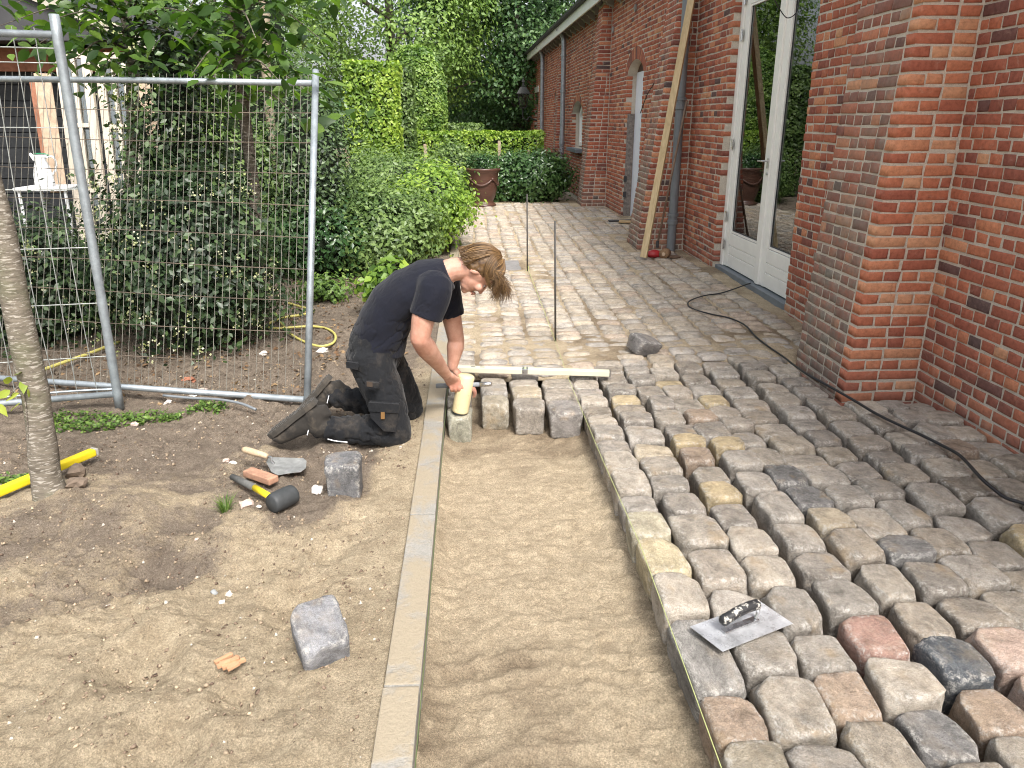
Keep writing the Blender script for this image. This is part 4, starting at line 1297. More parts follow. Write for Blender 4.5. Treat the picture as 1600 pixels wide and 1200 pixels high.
# ---- loose shrubs
def shrub(name, label, cat, cx, cy, hx, hy, h, mat, n, lsz, z0=0.0, group=None, stems=9, shell=.5, asp=.55, tone_b=.45, flat=1, shape='kite', fold=.25, up=.5, seed=0, sprig=.0, core=True, cvol=.62, droop=.15, ncl=None):
    root = thing(name, label, cat, (cx, cy, z0), group)
    ncl = ncl or max(12, n // 45)
    d = unit(RV.normal(size=(ncl, 3)))
    rad = RV.random(ncl) ** shell
    lob = 1 + .22 * fbm(d[:, 0] * 2.5 + cx * 3, d[:, 1] * 2.5 + cy, d[:, 2] * 2.5, octaves=2, seed=seed)
    C0 = np.stack([cx + d[:, 0] * hx * rad * lob, cy + d[:, 1] * hy * rad * lob, z0 + h * .5 + d[:, 2] * h * .5 * rad * lob], 1)
    C0[:, 2] = np.maximum(C0[:, 2], z0 + .05)
    per = n // ncl
    sg = (.10 * (hx + h) / 2 + .03) * 1.0
    C, off = clumps(C0, per, sg, .8)
    C[:, 2] = np.maximum(C[:, 2], z0 + .02)
    dd = np.repeat(d, per, 0)
    N_ = unit(dd * .7 + off / sg * .3 + np.array([0, -.15, up]) + RV.normal(size=C.shape) * .45)
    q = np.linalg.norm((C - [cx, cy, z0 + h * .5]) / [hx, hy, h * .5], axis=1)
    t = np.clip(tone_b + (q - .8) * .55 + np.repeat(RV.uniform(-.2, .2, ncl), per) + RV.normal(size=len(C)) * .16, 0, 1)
    foliage('foliage', C, N_, RV.uniform(.65, 1.3, len(C)) * lsz, mat, root, asp, fold, droop, t, shape)
    mb = MB()
    for k in range(stems):
        c = C0[k * 7 % ncl]
        a = k * 2.39
        b0 = Vector((cx + cos(a) * hx * .12, cy + sin(a) * hy * .12, z0 - .04))
        m_ = b0.lerp(Vector(c), .5) + Vector((RV.uniform(-.06, .06), RV.uniform(-.06, .06), .05))
        mb.tube(catmull([b0, m_, Vector(c)], 4), np.linspace(.011, .003, 9), 5)
    mb.build('stems', B_GREY, root)
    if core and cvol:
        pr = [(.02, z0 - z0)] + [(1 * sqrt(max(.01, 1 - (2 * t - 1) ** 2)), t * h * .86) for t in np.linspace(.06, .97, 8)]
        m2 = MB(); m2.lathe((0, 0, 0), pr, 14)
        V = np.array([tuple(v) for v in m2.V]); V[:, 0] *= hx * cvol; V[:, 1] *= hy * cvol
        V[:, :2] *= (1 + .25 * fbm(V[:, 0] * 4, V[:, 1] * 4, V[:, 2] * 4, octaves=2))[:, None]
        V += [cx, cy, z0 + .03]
        part_np('shade_core', V, m2.F, M_CORE, root)  # solid filler behind the leaves, inner shade put into its colour
    return root
# holly behind the wire fence
shrub('holly_shrub', 'big dark holly shrub pressing against the middle of the wire fence', 'shrub', -2.02, 5.60, .60, .54, 1.38, L_HOLLY, 16000, .046, -.14, asp=.62, shell=.45, tone_b=.32)
shrub('holly_shrub', 'dark holly at the left behind the leaning white-wired panel', 'shrub', -3.25, 5.75, .58, .48, 1.02, L_HOLLY, 10500, .045, -.14, asp=.62, tone_b=.4)
shrub('holly_shrub', 'tall narrow holly growing up through the fence rail', 'shrub', -2.10, 5.95, .27, .30, 2.35, L_HOLLY, 7000, .045, .1, asp=.62, tone_b=.45, cvol=.4)
shrub('holly_shrub', 'pale speckled holly between the window frames and the fence', 'shrub', -2.95, 6.5, .55, .40, .72, L_BUSH, 5500, .042, -.05, asp=.6, tone_b=.55)
shrub('evergreen_shrub', 'dark upright evergreen just behind the right fence post', 'shrub', -1.66, 8.3, .40, .5, 2.05, L_HOLLY, 11000, .046, 0, tone_b=.55, shell=.45)
shrub('evergreen_shrub', 'airy grey-green evergreen above the fence corner', 'shrub', -2.45, 9.6, .62, .6, 3.3, L_BUSH, 11000, .045, .3, tone_b=.35, shell=.4)
shrub('leafy_shrub', 'bright leafy shrub in the gap behind the fence left of the dark evergreen', 'shrub', -2.45, 8.3, .6, .5, 1.55, L_BUSH, 7000, .055, 0, tone_b=.7)
shrub('leafy_shrub', 'dim leafy shrub farther back seen through the wire mesh', 'shrub', -2.9, 10.2, 1.0, .7, 2.2, L_LIME, 9000, .08, 0, tone_b=.3)
# the hornbeam bushes along the pavement edge
shrub('hornbeam_bush', 'large loose green bush behind the kneeling man, in front of the clipped hedge column', 'bush', -1.05, 11.2, .88, 1.1, 1.06, L_BUSH, 24000, .060, 0, tone_b=.62, shell=.4, up=.8)
shrub('hornbeam_bush', 'lower bush of bright young leaves at the kneeling man\'s back', 'bush', -1.00, 8.6, .62, .85, .86, L_BUSH, 20000, .056, -.04, tone_b=.58, shell=.42, up=.8)
shrub('hornbeam_bush', 'leafy bush leaning out over the pavement edge left of the pot', 'bush', -.52, 9.9, .48, .9, .98, L_BEECH, 12000, .058, 0, tone_b=.42, shell=.4, up=.8)
shrub('hornbeam_bush', 'dark low bush in the shade right of the fence post', 'bush', -1.55, 8.2, .55, .6, .78, L_SHINE, 9000, .055, -.05, tone_b=.35)
shrub('hornbeam_bush', 'small near bush with round pale leaves touching the man\'s back', 'bush', -.74, 6.45, .20, .26, .40, L_BEECH, 420, .075, .02, tone_b=.25, asp=.85, shell=.5, stems=6, cvol=0, ncl=30)
shrub('hornbeam_bush', 'low leafy plant on the dark soil behind the fence post', 'bush', -1.35, 7.0, .30, .22, .18, L_GRASS, 900, .05, -.04, tone_b=.35, cvol=0)
# shrubs round the pot
shrub('glossy_shrub', 'round glossy dark shrub between the pot and the brick buttress', 'shrub', 1.30, 15.75, .62, .5, .98, L_SHINE, 15000, .075, -.05, tone_b=.55, shell=.4)
shrub('glossy_shrub', 'dark shrub right behind the brown pot', 'shrub', .62, 15.9, .45, .4, .92, L_SHINE, 9000, .07, -.05, tone_b=.5, shell=.4)
shrub('glossy_shrub', 'leafy shrub left of the brown pot, before the low hedge', 'shrub', -.35, 15.6, .58, .5, 1.12, L_BUSH, 11000, .065, -.05, tone_b=.55, shell=.4)
shrub('purple_shrub', 'small purple-leaved shrub at the wall behind the glossy shrub', 'shrub', 1.78, 17.3, .30, .3, .95, leaf_mat('purple_leaf', (.05, .018, .025), (.10, .035, .045), (.17, .06, .075)), 1800, .08, 0)
shrub('leafy_shrub', 'wispy shrub strip between the bushes and the long low hedge', 'shrub', .3, 17.0, 1.5, .4, .85, L_BUSH, 9000, .07, 0, tone_b=.5)
shrub('leafy_shrub', 'green shrub under the clipped hedge column', 'shrub', -1.7, 13.6, .75, .5, 1.0, L_BUSH, 9000, .065, 0, tone_b=.6)
# left far garden, hedge reflected in the door glass
box_hedge('hedge', 'tall clipped hedge behind the shed garden, seen in the door glass', 'hedge', -9.5, -8.6, 8.5, 21, 0, 2.9, L_BEECH, 120, .16)
# pale flower clusters on the holly
def flowers(parent_name, label_part, cx, cy, cz, rx, rz, n):
    par = bpy.data.objects[parent_name]
    k = n // 9
    a = RV.uniform(-pi, 0, k)
    C0 = np.stack([cx + rx * np.cos(a) * RV.uniform(.6, 1.05, k), cy + .5 * np.sin(a), cz + RV.uniform(-1, 1, k) * rz], 1)
    C, off = clumps(C0, 9, .022, 1)
    foliage(label_part, C, RV.normal(size=C.shape) + [0, -1, .4], RV.uniform(.010, .020, len(C)), M_FLOWER, par, .9, .2, 0, np.clip(RV.random(len(C)), 0, 1))
M_FLOWER = leaf_mat('pale_blossom', (.30, .34, .12), (.50, .50, .28), (.68, .66, .50), .6, .3)
flowers('holly_shrub', 'blossom', -2.02, 5.52, .58, .66, .60, 900)
flowers('holly_shrub.001', 'blossom', -3.25, 5.7, .5, .52, .4, 500)
flowers('holly_shrub.002', 'blossom', -2.2, 5.85, 1.35, .30, .9, 520)
flowers('holly_shrub.003', 'blossom', -2.95, 6.4, .4, .5, .3, 420)
# weeds at the fence foot
def weeds(name, label, cx, cy, rx, ry, n, h, sz, mat=L_GRASS):
    a = RV.random(n) * 2 * pi; r = np.sqrt(RV.random(n))
    X_ = cx + np.cos(a) * r * rx; Y_ = cy + np.sin(a) * r * ry
    Z_ = soil_z(X_, Y_) + RV.random(n) * h
    o = foliage(name, np.stack([X_, Y_, Z_], 1), RV.normal(size=(n, 3)) * .5 + [0, -.1, 1], RV.uniform(.6, 1.4, n) * sz, mat, None, .6)
    tag(o, label, 'weeds'); return o
weeds('weed_patch', 'patch of small green weeds under the left end of the fence', -2.12, 4.02, .30, .11, 700, .035, .024)
weeds('weed_patch', 'green weed tuft at the foot of the left fence post', -1.78, 4.08, .16, .08, 320, .04, .022)
weeds('weed_patch', 'small weed tuft against the fence bottom rail, right of the post', -1.52, 4.18, .12, .06, 240, .045, .022)
weeds('weed_patch', 'sprig of weeds beside the yellow level, behind the trunk', -2.15, 3.28, .14, .06, 160, .03, .022)
def grass_tuft(label, p, n=70, h=.09, spread=.045):
    V, F, t = [], [], []
    for k in range(n):
        a = RV.uniform(0, 2 * pi); b = Vector((p.x + cos(a) * spread * .4 * RV.random(), p.y + sin(a) * spread * .4 * RV.random(), p.z - .01))
        tip = b + Vector((cos(a) * spread * RV.uniform(.3, 1.6), sin(a) * spread * RV.uniform(.3, 1.6), h * RV.uniform(.4, 1.1)))
        m_ = b.lerp(tip, .5) + Vector((0, 0, h * .18)); s = Vector((-sin(a), cos(a), 0)) * .0018
        n0 = len(V); V += [b - s, b + s, m_ + s * .8, m_ - s * .8, tip]; F += [(n0, n0 + 1, n0 + 2, n0 + 3), (n0 + 3, n0 + 2, n0 + 4)]
        t += [RV.random()] * 5
    return tag(part_np('grass_tuft', np.array([tuple(v) for v in V]), F, L_GRASS, None, {'tone': t}), label, 'grass')
grass_tuft('tuft of grass beside the rubber mallet', Vector((-1.05, 2.93, -.045)))

# ---- foreground leaning trunk and its sprout
t1 = thing('cherry_tree', 'grey ringed cherry trunk leaning left at the frame edge, in front of the fence', 'tree', (-1.80, 3.08, -.05))
tp = [(-1.77, 3.06, -.16), (-1.80, 3.07, .02), (-1.86, 3.08, .35), (-1.94, 3.09, .75), (-2.03, 3.10, 1.15), (-2.25, 3.12, 1.9), (-2.42, 3.2, 2.7), (-2.50, 3.3, 3.6)]
tp = [(-1.80, 3.06, -.16)] + [tuple(WY(x_, y_, 3.06)) for x_, y_ in ((74, 752), (66, 690), (56, 620), (40, 550), (24, 470), (8, 390), (-18, 290), (-46, 180), (-74, 70))] + [(-2.40, 3.12, 2.5), (-2.50, 3.3, 3.4)]
trunk_mesh(tp, [.088, .058, .053, .051, .051, .050, .050, .048, .044, .038, .03], B_CHERRY, t1, 24, rough=.06)
def twig_leaves(root, pts, r0, nl, lsz, mat, spread=.10, name='branch', leaf_from=.2, droop=.9):
    cp = catmull(pts, 8)
    MB().tube(cp, np.linspace(r0, .002, len(cp)), 6).build(name, B_THIN, root)
    A = np.array([tuple(p) for p in cp])
    k = RV.uniform(leaf_from, 1, nl) * (len(A) - 1)
    i = np.minimum(k.astype(int), len(A) - 2); f = (k - i)[:, None]
    C = A[i] * (1 - f) + A[i + 1] * f + RV.normal(size=(nl, 3)) * spread * [1, 1, .45] - [0, 0, lsz * .3]
    return C
crownC = []
for k in range(16):
    a = k * 2.4 + .3; z0 = 2.1 + .09 * k
    b0 = (-2.3 - .004 * k, 3.15, z0)
    e = (b0[0] + cos(a) * 1.5, 3.2 + abs(sin(a)) * 1.5, z0 + .25)
    if e[0] > -1.35: continue
    crownC.append(twig_leaves(t1, [b0, ((b0[0] + e[0]) / 2, (b0[1] + e[1]) / 2, z0 + .3), e], .014, 34, .10, L_BIG, .16))
C = np.vstack(crownC); C = C[~((C[:, 2] < 2.05) | (C[:, 0] > -1.4))]
foliage('crown', C, RV.normal(size=C.shape) * .45 + [0, -.1, 1], RV.uniform(.7, 1.2, len(C)) * .115, L_BIG, t1, .62, .25, .5, None, 'ovate')
C = np.array([tuple(G(x_, y_, z_)) for x_, y_, z_ in ((14, 596, .12), (30, 588, .14), (8, 612, .10), (34, 606, .11), (20, 622, .08), (46, 616, .09), (22, 634, .06), (10, 640, .05))])
C[:, 1] = 3.0 + RV.uniform(-.05, .05, len(C)); 
C[:, :] = [tuple(WY(x_, y_, 3.0)) for x_, y_ in ((12, 594), (28, 584), (6, 616), (36, 604), (20, 620), (46, 614), (24, 636), (4, 640))]
foliage('sprout_leaves', C, RV.normal(size=C.shape) * .4 + [0, -.6, .8], np.full(len(C), .058), leaf_mat('young_yellow_leaf', (.20, .27, .04), (.30, .36, .05), (.40, .42, .07)), t1, .6, .3, .7, None, 'ovate')
MB().tube(catmull([(-1.86, 3.03, .10), tuple(WY(36, 610, 3.0)), tuple(WY(10, 625, 3.0))], 5), .003, 5).build('sprout_stem', B_THIN, t1)

# ---- trees standing behind the fence, with the big pointed leaves that hang over the top of the view
t2 = thing('young_tree', 'thin dark trunk rising behind the middle of the fence into overhanging leaves', 'tree', (-1.62, 6.1, -.05))
tp = [tuple(WY(x_, y_, 6.0)) for x_, y_ in ((412, 520), (404, 400), (396, 290), (384, 200), (374, 110), (368, 40), (364, -10))]
tp = [(tp[0][0], 6.0, -.1)] + tp[1:] + [(-1.62, 6.0, 2.9), (-1.6, 6.0, 3.6)]
trunk_mesh(tp, [.050, .046, .045, .044, .046, .048, .04, .03, .02], B_THIN, t2, 12)
t3 = thing('young_tree', 'pale ringed trunk half hidden by holly left of the thin dark trunk', 'tree', (-2.4, 6.3, -.05))
tp3 = [(-2.30, 6.3, -.1), tuple(WY(212, 330, 6.3)), tuple(WY(208, 200, 6.3)), tuple(WY(204, 80, 6.3)), (-2.5, 6.3, 2.6), (-2.5, 6.3, 3.4)]
trunk_mesh(tp3, [.05, .048, .045, .042, .03, .02], B_CHERRY, t3, 12)
t4 = thing('young_tree', 'slender pale trunk farther back between the fence and the garden chair', 'tree', (-2.1, 8.6, -.05))
trunk_mesh([(-2.05, 8.9, -.1), tuple(WY(428, 230, 8.9)), tuple(WY(415, 100, 8.9)), tuple(WY(408, -10, 8.9)), (-2.5, 8.9, 3.4)], [.05, .045, .05, .045, .02], bark_mat('pale_bark', (.20, .16, .11), (.38, .32, .24), (1, 1, .5), 12), t4, 10)
def hang(root, specs, lsz, n_per, depth, spread=.15):
    Cs = []
    for (xa, ya), (xb, yb) in specs:
        p0, p1 = WY(xa, ya, depth), WY(xb, yb, depth - RV.uniform(.1, .9))
        mid = p0.lerp(p1, .5) + Vector((0, 0, .10))
        Cs.append(twig_leaves(root, [p0, mid, p1], .010, n_per, lsz, L_BIG, spread, leaf_from=.15))
    C = np.vstack(Cs)
    foliage('crown', C, RV.normal(size=C.shape) * .35 + [0, -.15, 1], RV.uniform(.65, 1.2, len(C)) * lsz, L_BIG, root, .62, .25, .45, np.clip(RV.beta(1.6, 1.7, len(C)), 0, 1), 'ovate')
hang(t2, [((368, 60), (470, 120)), ((368, 90), (300, 115)), ((368, 20), (450, 30)), ((366, 10), (500, 60)), ((366, -20), (520, -10)), ((372, 110), (440, 130)), ((366, 0), (280, 30)), ((368, 50), (290, 70)), ((372, 100), (330, 130)), ((366, -30), (420, -40)), ((366, -30), (320, -20)), ((372, 90), (420, 90)), ((374, 120), (490, 150)), ((368, 30), (400, 60)), ((378, 150), (470, 190)), ((366, 10), (470, -10))], .115, 42, 6.0, .17)
hang(t3, [((205, 60), (80, 30)), ((205, 40), (120, -5)), ((205, 70), (270, 60)), ((206, 90), (150, 130)), ((205, 20), (260, -10)), ((205, 50), (40, 80)), ((205, 30), (0, 40)), ((206, 0), (60, 0)), ((205, 80), (110, 100)), ((206, 100), (170, 150)), ((205, 10), (180, -20)), ((205, 60), (300, 20)), ((205, 0), (10, 10)), ((205, -20), (100, -30))], .12, 38, 6.1, .17)

# ---- short garden stakes and a low picket row
M_STAKE = wood_mat('weathered_stake', (.26, .20, .14), (.42, .34, .25))
for i, (x_, y_, Y_s, w) in enumerate(((540, 232, 12.6, .09), (664, 225, 16.3, .06), (780, 220, 16.42, .06), (826, 235, 16.0, .05))):
    p = WY(x_, y_, Y_s)
    o = MB().box((p.x - w / 2, p.y - w / 2, -.1), (p.x + w / 2, p.y + w / 2, p.z), .006).build('garden_stake', M_STAKE)
    tag(o, ['thick wooden stake at the right edge of the dark evergreen', 'wooden stake standing above the large loose bush', 'wooden stake behind the brown pot, before the low hedge', 'thin stake between the low hedge and the glossy shrub'][i], 'stake', None)
fr = thing('picket_fence', 'low row of thin grey pickets showing between the shrubs and the hedge', 'fence', (.6, 16.6, 0))
for k in range(22):
    x_ = -.9 + k * .115 + RV.uniform(-.01, .01); h_ = .74 + RV.uniform(-.03, .05)
    MB().box((x_ - .018, 16.58, 0), (x_ + .018, 16.60, h_)).build('picket', M_STAKE, fr)
MB().box((-1.0, 16.601, .5), (1.7, 16.62, .54)).build('rail', M_STAKE, fr)
# ================================================================== WIRE FENCE PANELS
M_GALV = metal_mat('galvanised_tube', (.30, .335, .36), .5, .5, .22)
M_WIRE = metal_mat('galvanised_wire', (.34, .355, .34), .6, .4, .3)
M_WIRED = plain('weathered_thin_wire', (.17, .16, .135), .7, .4, 9)
M_RUSTW = plain('rusty_wire', (.125, .098, .075), .8, .5, 9)
def P3(a): return Vector(a)
# panel behind: leans back against the shrubs
f1 = thing('mesh_fence_panel', 'wide leaning fence panel of fine rusty mesh with grey tube frame, behind the other panel', 'fence', (-.96, 4.17, -.03))
BR, TR = Vector((-.958, 4.16, -.06)), Vector((-.930, 5.06, 1.765))
BL, TL = Vector((-4.35, 4.98, -.05)), Vector((-4.37, 5.75, 1.83))
tl = TR.lerp(TL, .0)
def pp(s, t):                       # s 0..1 right to left, t 0..1 foot to top
    a = BR.lerp(BL, s); b = TR.lerp(TL, s)
    return a.lerp(b, t)
MB().tube([pp(0, -.0), pp(0, 1.015)], .0205, 14).build('post', M_GALV, f1, True)
MB().tube([pp(1, -.0), pp(1, 1.015)], .0205, 14).build('post', M_GALV, f1, True)
MB().tube([pp(.006, .975), pp(.35, .977), pp(.70, .975), pp(.994, .975)], .0185, 12).build('top_rail', M_GALV, f1, True)
MB().tube([pp(.006, .03), pp(.994, .03)], .0185, 12).build('bottom_rail', M_GALV, f1, True)
L_ = (BR - BL).length
nv = int(L_ / .0455)
for k in range(1, nv):
    s = k / nv
    MB().tube([pp(s, .02), pp(s + RV.uniform(-.0005, .0005), .5), pp(s, 1.0)], .0016, 4).build('vertical_wire', M_WIRED, f1)
for k in range(1, 11):
    t = .03 + k * .0945
    pts = [pp(.002 + .996 * q, t + .0025 * sin(q * 9 + k)) for q in np.linspace(0, 1, 8)]
    MB().tube(pts, .0024, 5).build('horizontal_wire', M_RUSTW, f1)
# nearer panel at the left, upright, seen to its right post
f2 = thing('mesh_fence_panel', 'upright panel of wide galvanised mesh, its dented post standing before the rusty panel', 'fence', (-2.03, 4.22, -.04))
B2, T2 = Vector((-2.035, 4.24, -.06)), WY(84, 22, 4.22)
BL2, TL2 = Vector((-4.2, 3.72, -.02)), WY(84, 22, 4.22) + Vector((-2.1, -.40, .02))
def pq(s, t): return B2.lerp(BL2, s).lerp(T2.lerp(TL2, s), t)
mb = MB().tube([pq(0, q) for q in np.linspace(0, 1, 22)], [.024 + .0012 * sin(i * 2.3) for i in range(22)], 16)
mb.build('post', M_GALV, f2, True)
MB().tube([pq(.01, .955), pq(.99, .955)], .0175, 12).build('top_rail', M_GALV, f2, True)
MB().tube([pq(.01, .925), pq(.99, .925)], .0035, 6).build('tie_wire', M_WIRE, f2)
MB().tube([pq(.01, .045), pq(.99, .03)], .0185, 12).build('bottom_rail', M_GALV, f2, True)
MB().tube(catmull([pq(.01, .06), pq(.12, .062), pq(.3, .058), pq(.6, .06)], 4), .006, 6).build('loose_rod', M_GALV, f2)
for k in range(1, 22):
    s = k * .0455
    bow = Vector((.012 * (k % 3 - 1), -.03, 0))
    MB().tube(catmull([pq(s, .045), pq(s, .35) + bow, pq(s, .7) + bow * .6, pq(s, .97)], 4), .0024, 5).build('vertical_wire', M_WIRE, f2)
for k in range(6):
    t = .155 + k * .1475
    MB().tube([pq(.003, t), pq(.99, t - .004)], .0029, 6).build('horizontal_wire', M_WIRE, f2)

# ================================================================== SHED AND GARDEN THINGS BEHIND THE FENCE
M_BLACKW = wood_mat('black_stained_board', (.010, .011, .013), (.026, .028, .030), .7, (1, 1, 1), 8)
M_REDW = wood_mat('red_cedar', (.16, .065, .035), (.27, .115, .065), .7, (1, 1, 1), 8)
M_PALEW = wood_mat('pale_pine', (.46, .33, .22), (.62, .48, .35), .65, (1, 1, .15), 14)
M_PINKW = wood_mat('primed_frame', (.46, .40, .33), (.62, .56, .47), .6, (1, 1, .2), 10)
M_ROUGHW = wood_mat('rough_sawn_board', (.24, .17, .115), (.44, .34, .25), .8, (1, 1, .2), 12)
shed = thing('garden_shed', 'black boarded shed with a red cedar eaves board and a pale roof edge', 'shed', (-5.6, 9.5, 0))
MB().box((-8.4, 8.75, -.1), (-3.62, 12.2, 2.05)).build('wall', M_BLACKW, shed)
z = 0.0; k = 0
while z < 2.0:
    MB().box((-8.42, 8.715 + .004 * (k % 2), z), (-3.60, 8.749, z + .148), .004).build('board', M_BLACKW, shed)
    z += .155; k += 1
MB().box((-8.6, 8.62, 1.98), (-3.42, 8.71, 2.20), .004).build('eaves_board', M_REDW, shed)
m = MB(); m.add([(-8.8, 8.25, 2.235), (-3.05, 8.25, 2.235), (-3.05, 12.8, 2.26), (-8.8, 12.8, 2.26), (-8.8, 8.25, 4.6), (-8.8, 12.8, 4.6)], [(0, 1, 2, 3), (0, 4, 1), (3, 2, 5), (1, 4, 5, 2), (0, 3, 5, 4)])
m.build('roof', M_SLATE, shed)
MB().beam((-3.02, 8.22, 2.19), (-8.6, 8.22, 4.50), .03, .10).build('barge_board', plain('weathered_pale_board', (.40, .37, .31), .8, .2, 8), shed)
# two sashes and boards leaning on the shed
def sash(label, x0, x1, y, z0, z1, lean, nx, zs, mat=M_PINKW):
    t = thing('window_frame', label, 'window frame', (x0, y, z0), 'unglazed window frames leaning on the shed')
    Rm = Matrix.Translation((0, y, z0)) @ Matrix.Rotation(-lean, 4, 'X') @ Matrix.Translation((0, -y, -z0))
    H_ = z1 - z0
    def bb(a, b, c, d, nm): MB().box((a, y - .022, c), (b, y + .022, d), .002, Rm).build(nm, mat, t)
    bb(x0, x0 + .07, z0, z1, 'stile'); bb(x1 - .07, x1, z0, z1, 'stile')
    bb(x0 + .071, x1 - .071, z0, z0 + .08, 'bottom_rail'); bb(x0 + .071, x1 - .071, z1 - .07, z1, 'top_rail')
    for k in range(1, nx):
        xm = x0 + (x1 - x0) * k / nx
        bb(xm - .016, xm + .016, z0 + .081, z1 - .071, 'glazing_bar')
    for zz in zs:
        MB().box((x0 + .071, y - .0235, z0 + H_ * zz - .018), (x1 - .071, y + .0205, z0 + H_ * zz + .018), 0, Rm).build('glazing_bar', mat, t)
    MB().box((x0 + .06, y + .003, z0 + .07), (x1 - .06, y + .007, z1 - .06), 0, Rm).build('glass_pane', M_GLASS, t)
sash('pale window frame leaning nearest the grey fence post', -3.60, -3.31, 7.3, .45, 2.1, .10, 2, (.28, .62))
sash('pale window frame leaning right beside the first, half behind holly', -3.29, -2.99, 7.35, .45, 2.08, .10, 2, (.28, .62))
o = MB().beam(WY(92, 300, 7.0), WY(66, 116, 7.5), .13, .03, .003).build('board', M_ROUGHW); tag(o, 'wide rough-sawn board leaning on the black shed left of the window frames', 'plank')
o = MB().beam(WY(78, 262, 7.25), WY(56, 130, 7.7), .10, .03, .003).build('board', M_REDW); tag(o, 'dark reddish board leaning behind the wide rough board', 'plank')
o = MB().beam(WY(246, 240, 6.9), WY(222, 122, 7.3), .10, .025, .003).build('board', M_ROUGHW); tag(o, 'rough board standing between the holly stems right of the window frames', 'plank')
M_ENAM = plain('white_enamel', (.80, .81, .82), .3, .04)
jug_c = WY(71, 290, 6.5)
jug = thing('enamel_jug', 'white enamel jug with a big handle on the small garden table', 'jug', jug_c)
MB().lathe(jug_c, [(.068, 0), (.072, .01), (.070, .08), (.055, .15), (.040, .19), (.045, .215), (.052, .235), (.046, .232)], 20).build('body', M_ENAM, jug, True)
c = jug_c
MB().tube(catmull([c + Vector((.045, 0, .215)), c + Vector((.10, 0, .22)), c + Vector((.115, 0, .16)), c + Vector((.085, 0, .10)), c + Vector((.060, 0, .085))], 5), .0075, 8).build('handle', M_ENAM, jug, True)
MB().tube([c + Vector((-.04, 0, .20)), c + Vector((-.075, 0, .245))], [.02, .010], 8).build('spout', M_ENAM, jug)
tb = thing('garden_table', 'small white garden table under the jug, overgrown by holly', 'table', (jug_c.x + .1, 6.5, 0))
MB().box((jug_c.x - .15, 6.3, jug_c.z - .028), (jug_c.x + .26, 6.68, jug_c.z - .002), .008).build('tabletop', M_ENAM, tb)
for sx in (-.12, .23):
    for sy in (6.33, 6.65): MB().tube([(jug_c.x + sx, sy, -.1), (jug_c.x + sx, sy, jug_c.z - .029)], .012, 8).build('leg', M_ENAM, tb)
p = WY(72, 242, 6.9)
o = MB().tube(catmull([p + Vector((-.12, 0, 0)), p + Vector((-.06, 0, .01)), p + Vector((.0, 0, .004)), p + Vector((.03, 0, -.012))], 4), .007, 6).build('garden_tie', plain('green_plastic', (.02, .20, .09), .4)); tag(o, 'green plastic tie hanging above the white jug', 'tie')
# white garden chair seen through the mesh
cp = WY(402, 246, 9.4)
ch = thing('garden_chair', 'white garden chair far back, framed by the wire mesh and the thin trunk', 'chair', (cp.x, 9.4, 0))
MB().beam((cp.x, 9.4, cp.z - .12), (cp.x, 9.5, cp.z + .20), .20, .03, .01).build('backrest', M_ENAM, ch)
MB().box((cp.x - .2, 8.95, cp.z - .16), (cp.x + .2, 9.4, cp.z - .12), .01).build('seat', M_ENAM, ch)
for sx in (-.17, .17):
    for sy in (8.98, 9.38): MB().tube([(cp.x + sx, sy, 0), (cp.x + sx, sy, cp.z - .16)], .015, 6).build('leg', M_ENAM, ch)

# ================================================================== THINGS BY THE BUILDING
# leaning beam
M_BEAM = wood_mat('yellow_pine_beam', (.38, .28, .15), (.58, .46, .28), .7, (1, 1, .12), 16)
o = MB().beam((1.945, 8.67, .035), (2.47, 9.08, 3.25), .074, .055, .004, roll=.5).build('timber_beam', M_BEAM)
tag(o, 'long yellow pine beam leaning on the wall beside the grey downpipe', 'beam')
# broom
br = thing('broom', 'broom with a red head leaning in the corner by the downpipe', 'broom', (2.17, 9.0, 0))
hb, ht = WY(1027, 383, 8.95), WY(1073, 158, 9.25)
MB().tube([hb, ht], .0125, 10).build('handle', wood_mat('old_broomstick', (.13, .085, .06), (.25, .18, .13)), br, True)
MB().tube([hb + Vector((0, 0, -.03)), hb + Vector((.005, .01, .05))], .018, 10).build('socket', M_SLATE, br)
q = WY(1022, 397, 8.85)
M_RED = plain('red_plastic', (.35, .02, .025), .4)
MB().lathe(q, [(.03, -.04), (.075, -.025), (.085, .0), (.06, .03), (.02, .05)], 12, Matrix.Diagonal((1.3, .7, 1, 1)).to_3x3().to_4x4()).build('broom_head', M_RED, br, True)
m = MB()
for k in range(60):
    a = Vector((q.x + RV.uniform(-.02, .12), q.y + RV.uniform(-.04, .03), q.z - .01)); m.tube([a, a + Vector((RV.uniform(0, .05), RV.uniform(-.03, .02), -.035))], .003, 4)
m.build('bristles', plain('dark_bristle', (.02, .04, .035), .8), br)
q = G(1039, 396, .055)
rl = thing('twine_roll', 'small roll of brown twine on the setts at the foot of the downpipe', 'twine roll', q)
MB().tube([q + Vector((-.03, -.05, 0)), q + Vector((.03, .05, 0))], .055, 14).build('roll', plain('brown_twine', (.26, .16, .09), .9, .3, 60), rl, True)
MB().tube([q + Vector((-.031, -.0515, 0)), q + Vector((-.024, -.042, 0))], .022, 10).build('core', M_PALEW, rl)
o = MB().lathe(G(1050, 401, .012), [(.02, -.01), (.10, -.006), (.11, .006), (.04, .012)], 9).build('cloth_scrap', plain('brown_rag', (.14, .09, .06), .95, .4, 30)); tag(o, 'flat brown rag beside the roll of twine', 'rag')
